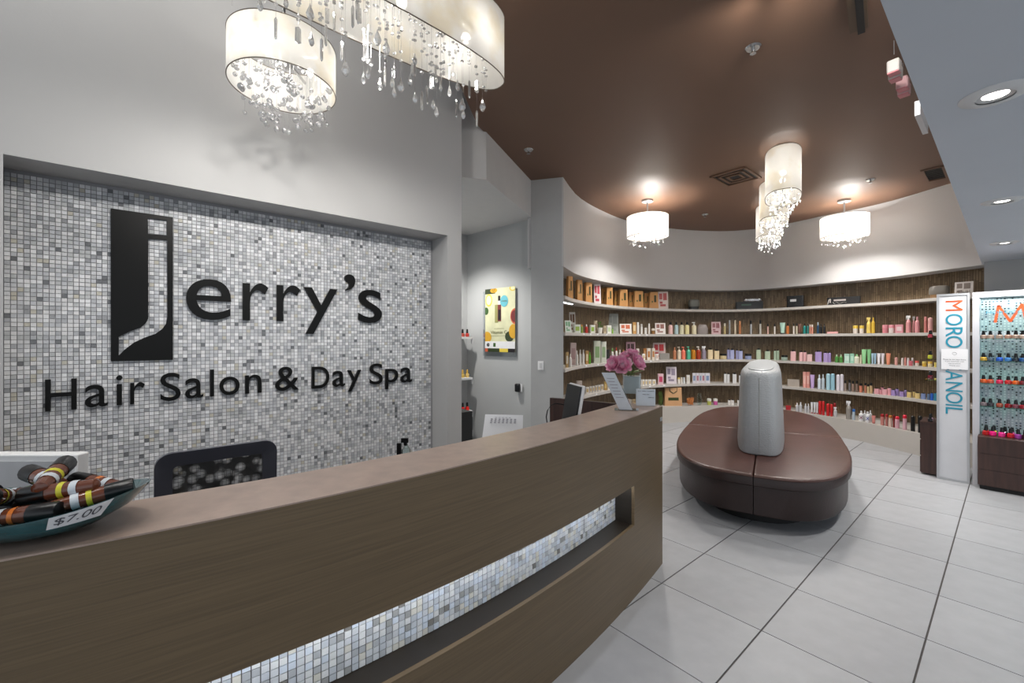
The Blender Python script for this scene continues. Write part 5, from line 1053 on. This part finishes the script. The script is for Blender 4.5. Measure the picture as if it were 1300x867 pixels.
put(S, 913.8, 922.4, 448.8, 'jar', 'd6c498', '1a1812', 'low cream jar', 'jar'); put(S, 945.8, 954, 449, 'jar', '98a2c4', '15151a', 'low blue jar', 'jar'); put(S, 991.8, 1000, 450.7, 'jar', '9fb3a6', '121512', 'low sage jar', 'jar')
put(S, 1072, 1078.6, 449, 'carton', 'a9cdbc', 'c9ddd0', 'mint carton', 'box'); put(S, 1079.3, 1084.5, 448.8, 'carton', '8fbfa8', 'b0d0c0', 'darker mint carton', 'box')
for x0, x1, c, d_ in ((1093.8, 1100.3, '8cc48c', 'tall green tube'), (1100.7, 1106, '7ab47c', 'tall green tube'), (1106.3, 1109, 'a9c6d6', 'pale blue tube'), (1109.3, 1112.6, '94b4c8', 'pale blue tube'), (1113.5, 1118, 'd9d6da', 'white tube'), (1118.6, 1123, 'cfc9cf', 'white tube'), (1124.8, 1130.8, 'd98a6c', 'orange tube')): put(S, x0, x1, 443.5 if '8' in c[:1] or '7' in c[:1] else 448.5, 'tube', c, c, d_, 'tube')
for x0, x1, y0, c, c2, d_ in ((1154, 1160, 458, 'c96a74', 'c96a74', 'round pink jar'), (1161.8, 1166.8, 458, 'd9cdc8', 'e0605c', 'white jar with red lid'), (1170.8, 1176.4, 458.9, 'd6b04a', 'd6c06a', 'golden jar'), (1178, 1183.8, 459, 'dccfa8', 'd6b04a', 'cream jar with golden lid'), (1186, 1189.3, 460, 'd6c46a', 'd6c46a', 'light yellow jar')): put(S, x0, x1, y0, 'jar', c, c2, d_, 'jar')
S = 'fourth'
put(S, 731.5, 738.5, 483.5, 'carton', 'b9aca4', '8a4a40', 'pinkish carton behind the monitor', 'box')
for x0, x1, y0 in ((743, 747.8, 491.3), (748.3, 751.3, 490.5), (751.7, 754.8, 490), (755.5, 758.2, 489.2), (758.6, 762, 488.7), (762.5, 766, 488)): put(S, x0, x1, y0, 'carton', 'd0cbc4', 'b8a070', 'small white and gold carton', 'box')
put(S, 766.5, 770.5, 484.6, 'carton', 'a98a50', 'c9b078', 'small gold carton', 'box')
for x0, x1 in ((770.9, 774.4), (775, 778), (778.4, 782)): put(S, x0, x1, 483.6, 'carton', 'd6cfc6', 'b8a070', 'taller white carton', 'box')
for x0, x1 in ((811, 814.6), (815, 818.2), (818.6, 821.9), (822.4, 827), (827.8, 832.3)): put(S, x0, x1, 481.8, 'carton', 'd9d6d0', 'c9b48a', 'little white square carton', 'box')
put(S, 834.9, 842, 474.4, 'carton', 'd6b4ba', 'c04a6a', 'pink and white box', 'box'); put(S, 846, 859, 465.8, 'card', 'cdc4ca', '8a7f90', 'tall white printed card', 'card')
put(S, 860, 863.6, 479.4, 'slim', 'd9d4cc', 'd9c070', 'small white bottle with gold base'); put(S, 864, 866.6, 479, 'slim', 'd9d4cc', 'd9d4cc', 'small ivory bottle'); put(S, 867, 869.8, 479, 'slim', 'cfd4d6', 'cfd4d6', 'small bluish bottle'); put(S, 871.4, 875.7, 476, 'carton', 'd6d2cc', 'c9c4b8', 'slender white carton', 'box')
for k, (x0, x1) in enumerate(((879, 883.4), (883.8, 887.4), (887.8, 890.7), (891, 894.6), (895, 901))): put(S, x0, x1, 473.6, 'carton', 'cfccd2', 'a06a78' if k % 2 else '7a8aa8', 'white tooth-care carton', 'box')
for x0, x1, y0 in ((919, 922.4, 472.8), (922.8, 926.2, 473.2), (930, 935, 473), (938, 941.5, 475)): put(S, x0, x1, y0, 'square', 'd3d3d3', '141414', 'white bottle with black cap')
put(S, 999.7, 1015, 481.5, 'flat', 'a59c92', 'a59c92', 'low clear tray', 'tray')
put(S, 1019.5, 1023.7, 472, 'carton', 'd69a90', 'd6aaa0', 'tall rose carton', 'box'); put(S, 1024, 1028, 472, 'carton', 'cc8a80', 'd6aaa0', 'tall salmon carton', 'box'); put(S, 1028.3, 1034.3, 475.7, 'tube', 'b79cc8', 'b79cc8', 'lilac squeeze tube', 'tube')
for x0, x1, y0, c, d_, kd in ((1038, 1042.3, 475.7, 'c9d4dc', 'white-blue slim bottle', 'bottle'), (1042.9, 1047, 475.2, 'b8c4cc', 'grey-blue slim bottle', 'bottle'), (1048.8, 1054.2, 474.2, 'a6cbd6', 'light blue can', 'can'), (1054.6, 1060, 474.2, '8fb9c8', 'sky blue can', 'can'), (1061.7, 1066.2, 475.6, 'd9d4dc', 'tall white can', 'can'), (1066.5, 1071.2, 475, 'd0ccd4', 'tall grey-white can', 'can')): put(S, x0, x1, y0, kd, c, c, d_)
for x0, x1, y0, c, d_ in ((1071.6, 1074.7, 482.9, '9a8a80', 'taupe bottle with black cap'), (1077, 1080.5, 481.8, '6c6a6c', 'grey bottle with black cap'), (1081, 1084.8, 483.6, '8a7468', 'brown bottle with black cap'), (1086, 1089.6, 483.2, '7c6a60', 'mocha bottle with black cap'), (1090.7, 1095, 486.6, 'c07a62', 'copper bottle with black cap'), (1097, 1100.5, 486, 'a9705a', 'rust bottle with black cap'), (1100.8, 1103.5, 487.5, 'c9b48a', 'sand bottle with black cap'), (1104, 1108, 486, 'b9a078', 'gold bottle with black cap')): put(S, x0, x1, y0, 'slim', c, '101010', d_)
for x0, x1, y0, c, d_, b in ((1110, 1116.2, 492.3, 'd29aa0', 'rose bottle with black cap', 0), (1116.5, 1119.8, 493.5, 'c98a92', 'small rose bottle with black cap', 0), (1120, 1126.3, 492.8, 'd6a0a6', 'rose bottle with black cap', 0), (1126.7, 1131.2, 491.5, 'd08f96', 'rose bottle with black cap', 0), (1118, 1123, 490.5, 'c98a92', 'rear rose bottle', .1), (1131.4, 1136.6, 494, '9a84b8', 'violet bottle with black cap', 0), (1136.9, 1141.2, 492.5, '8a76a8', 'violet bottle with black cap', .04), (1141.8, 1147.5, 495.8, '9a84b8', 'violet bottle with black cap', 0), (1147.8, 1151, 493.8, '8a76a8', 'violet bottle with black cap', .04),
        (1151.3, 1157.3, 496.5, 'cdb478', 'sandy yellow bottle with black cap', 0), (1158.6, 1161.8, 496, 'bfa468', 'sandy yellow bottle with black cap', .04), (1162, 1168, 498, 'd6bc80', 'sandy yellow bottle with black cap', 0), (1169.4, 1175.5, 498.5, '7f8fb8', 'steel blue bottle with black cap', 0), (1177, 1180.8, 499, '5c7290', 'slate bottle with black cap', 0), (1181.2, 1185, 498, '2a62c0', 'royal blue bottle with black cap', 0), (1185.4, 1189.3, 498, '2f7a94', 'teal-blue bottle with black cap', 0)): put(S, x0, x1, y0, 'square', c, '111114', d_, back=b)
S = 'plinth'
put(S, 842.5, 865.4, 491, 'bag', 'c49a72', '3a4226', 'large kraft gift bag with green label', 'bag'); put(S, 835.5, 841.5, 494, 'tuft', '4a5a2a', '4a5a2a', 'dark green sprig left of the gift bag', 'greenery')
put(S, 872, 881, 502.5, 'tuft', 'c07a44', 'c07a44', 'small arrangement of orange dried flowers', 'ornament'); put(S, 884.4, 891.5, 499, 'vase', 'c0c0c0', 'c0c0c0', 'clear glass vase', 'vase'); put(S, 897.6, 903, 506, 'jar', 'b3b85a', 'dcdcd4', 'lime green tub with white lid', 'jar'); put(S, 905.5, 911, 506, 'jar', 'c85a9c', 'dcdcd4', 'magenta tub with white lid', 'jar')
for x0, x1 in ((924, 927.5), (927.9, 931.9), (936, 940.3)): put(S, x0, x1, 507, 'square', 'd3d0cc', '141414', 'white bottle with black cap')
put(S, 997.7, 1004, 514.7, 'flat', 'a02830', 'a02830', 'small red box', 'box')
for x0, x1, y0 in ((1010, 1014, 511.6), (1014.4, 1018.4, 510.6), (1021, 1024.5, 512.4), (1024.8, 1027.8, 512.4)): put(S, x0, x1, y0, 'bottle', 'b8b8bc', 'd6d6d8', 'grey-white bottle')
for x0, x1 in ((1029, 1032.4), (1032.8, 1035.8), (1036.1, 1038.8)): put(S, x0, x1, 510.6, 'tube', 'c9c9cc', 'a04a50', 'white tube with red print', 'tube')
for x0, x1, y0 in ((1039, 1043, 509), (1043.4, 1047, 509.2), (1049, 1053.4, 512.4), (1053.9, 1057.4, 513)): put(S, x0, x1, y0, 'can', 'b81f22', 'c42828', 'bright red can', 'can')
put(S, 1057.8, 1061.6, 511.5, 'can', '8a1a1e', '8a1a1e', 'dark red can set back', 'can', .1); put(S, 1058.2, 1063, 516.8, 'spray', 'b4b4b6', 'd0d0d2', 'small silver spray bottle'); put(S, 1074, 1081, 509, 'spray', '8f8a84', 'd6d6d8', 'large clear spray bottle with white trigger'); put(S, 1081.9, 1085.9, 519.2, 'can', 'a9b8c4', '1f5aa0', 'white can with blue cap', 'can')
put(S, 1090.3, 1096.5, 521.6, 'bottle', 'd9d9da', 'd9d9da', 'white bottle with crossed purple emblem'); put(S, 1098.6, 1104.8, 522.6, 'bottle', 'd9d9da', 'd9d9da', 'white bottle with crossed blue emblem'); put(S, 1096, 1100, 521, 'bottle', 'c9c9cc', 'c9c9cc', 'white bottle standing behind', back=.1); put(S, 1103, 1107, 521, 'bottle', 'c9c9cc', 'c9c9cc', 'white bottle standing behind', back=.1)
put(S, 1106.5, 1111.7, 527.6, 'tube', 'c98078', '8a1a1e', 'salmon tube on red cap', 'tube')
for x0, x1, y0, c, c2, d_ in ((1117.7, 1122.8, 525.5, 'c08078', '98181c', 'salmon can with dark red cap'), (1124, 1127.6, 525.5, 'a86a64', '98181c', 'dull red can'), (1128, 1133, 527, 'd0b4a8', 'b06a2a', 'pale can with orange cap'), (1133.6, 1136, 526.5, '7a2024', '6a1418', 'narrow maroon can'), (1136.4, 1142, 528.6, 'd0a0ac', 'c8203a', 'pink can with red cap'), (1146, 1151.4, 526.7, 'd6a9b4', 'd02038', 'tall pink can with red cap'), (1156, 1161.8, 528, '131314', '101010', 'tall black can'), (1165.3, 1171, 528, '131314', '101010', 'tall black can')): put(S, x0, x1, y0, 'can', c, c2, d_, 'can')
for sh, items in ITEMS.items():
    cnt = {}
    for it in items: cnt[it[6]] = cnt.get(it[6], 0)+1
    seen = {}; items = sorted(items, key=lambda i: i[0]); zsh = SHZ.get(sh, .31)
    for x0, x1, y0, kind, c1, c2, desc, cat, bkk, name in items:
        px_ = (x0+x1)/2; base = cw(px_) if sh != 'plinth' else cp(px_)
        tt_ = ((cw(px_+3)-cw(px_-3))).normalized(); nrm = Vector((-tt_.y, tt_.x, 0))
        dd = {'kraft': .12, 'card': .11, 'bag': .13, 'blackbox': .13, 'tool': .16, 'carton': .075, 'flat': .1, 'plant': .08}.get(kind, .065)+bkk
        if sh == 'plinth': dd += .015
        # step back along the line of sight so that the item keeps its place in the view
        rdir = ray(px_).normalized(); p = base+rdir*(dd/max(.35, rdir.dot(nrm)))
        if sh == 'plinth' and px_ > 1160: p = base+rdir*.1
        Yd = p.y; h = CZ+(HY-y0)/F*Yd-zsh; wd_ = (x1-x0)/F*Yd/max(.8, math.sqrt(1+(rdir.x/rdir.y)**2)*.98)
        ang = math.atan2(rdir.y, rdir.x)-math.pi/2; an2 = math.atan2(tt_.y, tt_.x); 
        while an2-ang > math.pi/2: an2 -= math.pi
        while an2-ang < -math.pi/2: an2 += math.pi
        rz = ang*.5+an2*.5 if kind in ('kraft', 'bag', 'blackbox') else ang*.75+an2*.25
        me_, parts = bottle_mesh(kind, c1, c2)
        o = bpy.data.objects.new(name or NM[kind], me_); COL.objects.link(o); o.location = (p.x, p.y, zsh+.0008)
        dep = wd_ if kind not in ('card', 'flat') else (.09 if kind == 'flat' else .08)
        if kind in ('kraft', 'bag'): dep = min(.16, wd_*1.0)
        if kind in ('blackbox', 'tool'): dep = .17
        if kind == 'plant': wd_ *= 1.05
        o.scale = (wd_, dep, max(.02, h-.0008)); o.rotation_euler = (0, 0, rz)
        for pn_, pm_ in parts: link(bpy.data.objects.new(pn_, pm_), o, None, False)
        k = seen.get(desc, 0); seen[desc] = k+1
        if cnt[desc] > 1: lb = '%s, %s from left of %d on the %s' % (desc, ordn[k], cnt[desc], SHN[sh])
        else: lb = '%s on the %s' % (desc, SHN[sh])
        tag(o, lb, cat, 'goods on the %s' % SHN[sh])
        if 'silver iron' in desc:
            q_ = bpy.data.objects.new('silver_tool', MB().loft([[(x*.7+.12, y*.6, z) for x, y in sellipse(.5*s_, .4*s_, 2.5, 20)] for s_, z in ((.8, 1.0), (1, 1.1), (.9, 1.35), (.5, 1.42))]).mesh('silver_tool', M_chrome)); link(q_, o, None, False)
        if 'emblem' in desc and 'crossed' in desc:
            cc = pm('7a2050' if 'purple' in desc else '2040a0'); e_ = MB()
            for sg in (-1, 1): e_.obox((-.3*sg, -.53, .2), (.6*sg, 0, .28), (0, .03, 0), (0, 0, .07))
            link(bpy.data.objects.new('emblem', e_.mesh('emblem', cc)), o, None, False)
        if 'store card' in desc:
            for r in range(2):
                link(bpy.data.objects.new('lettering', text_mesh(('STORE', 'HOURS')[r], pm('7e726a'), (-.38, -.03+.28*(1-r)-.09, .48-.32*r+.0), (1, 0, 0), (0, .45, 1), (0, -1, 0), (.76, .24), .02)), o, None, False)
        if 'white script' in desc:
            q_ = MB().tube([(-.47, -.24, .1), (-.42, -.24, .75), (-.38, -.24, .8), (-.39, -.24, .3), (-.3, -.24, .35), (-.26, -.24, .15), (-.2, -.24, .35), (-.1, -.24, .12), (0, -.24, .3), (.1, -.24, .25)], .012, 5); link(bpy.data.objects.new('script_print', q_.mesh('script_print', pm('c9c4be'))), o, None, False)
# price tags on shelf edges
tagm = MB().box((0, 0, 0), (.05, .004, .022)).mesh('price_tag', M_paper); kk = 0
for sh, xs_ in (('second', (741, 749.5, 758.5, 770, 812, 821)), ('middle', (731, 744, 759, 826)), ('fourth', (757, 779, 825, 843)),):
    for i, x in enumerate(xs_):
        p = cw(x); tt_ = (cw(x+2)-cw(x-2)).normalized(); nrm = Vector((-tt_.y, tt_.x, 0)); o = bpy.data.objects.new('price_tag', tagm); COL.objects.link(o)
        o.location = p-nrm*.004+Vector((0, 0, SHZ[sh]-.016)); o.rotation_euler = (0, 0, math.atan2(tt_.y, tt_.x))
        tag(o, 'small white price tag, %s from left on the %s edge' % (ordn[i], SHN[sh]), 'price tag', 'price tags on the shelf edges')
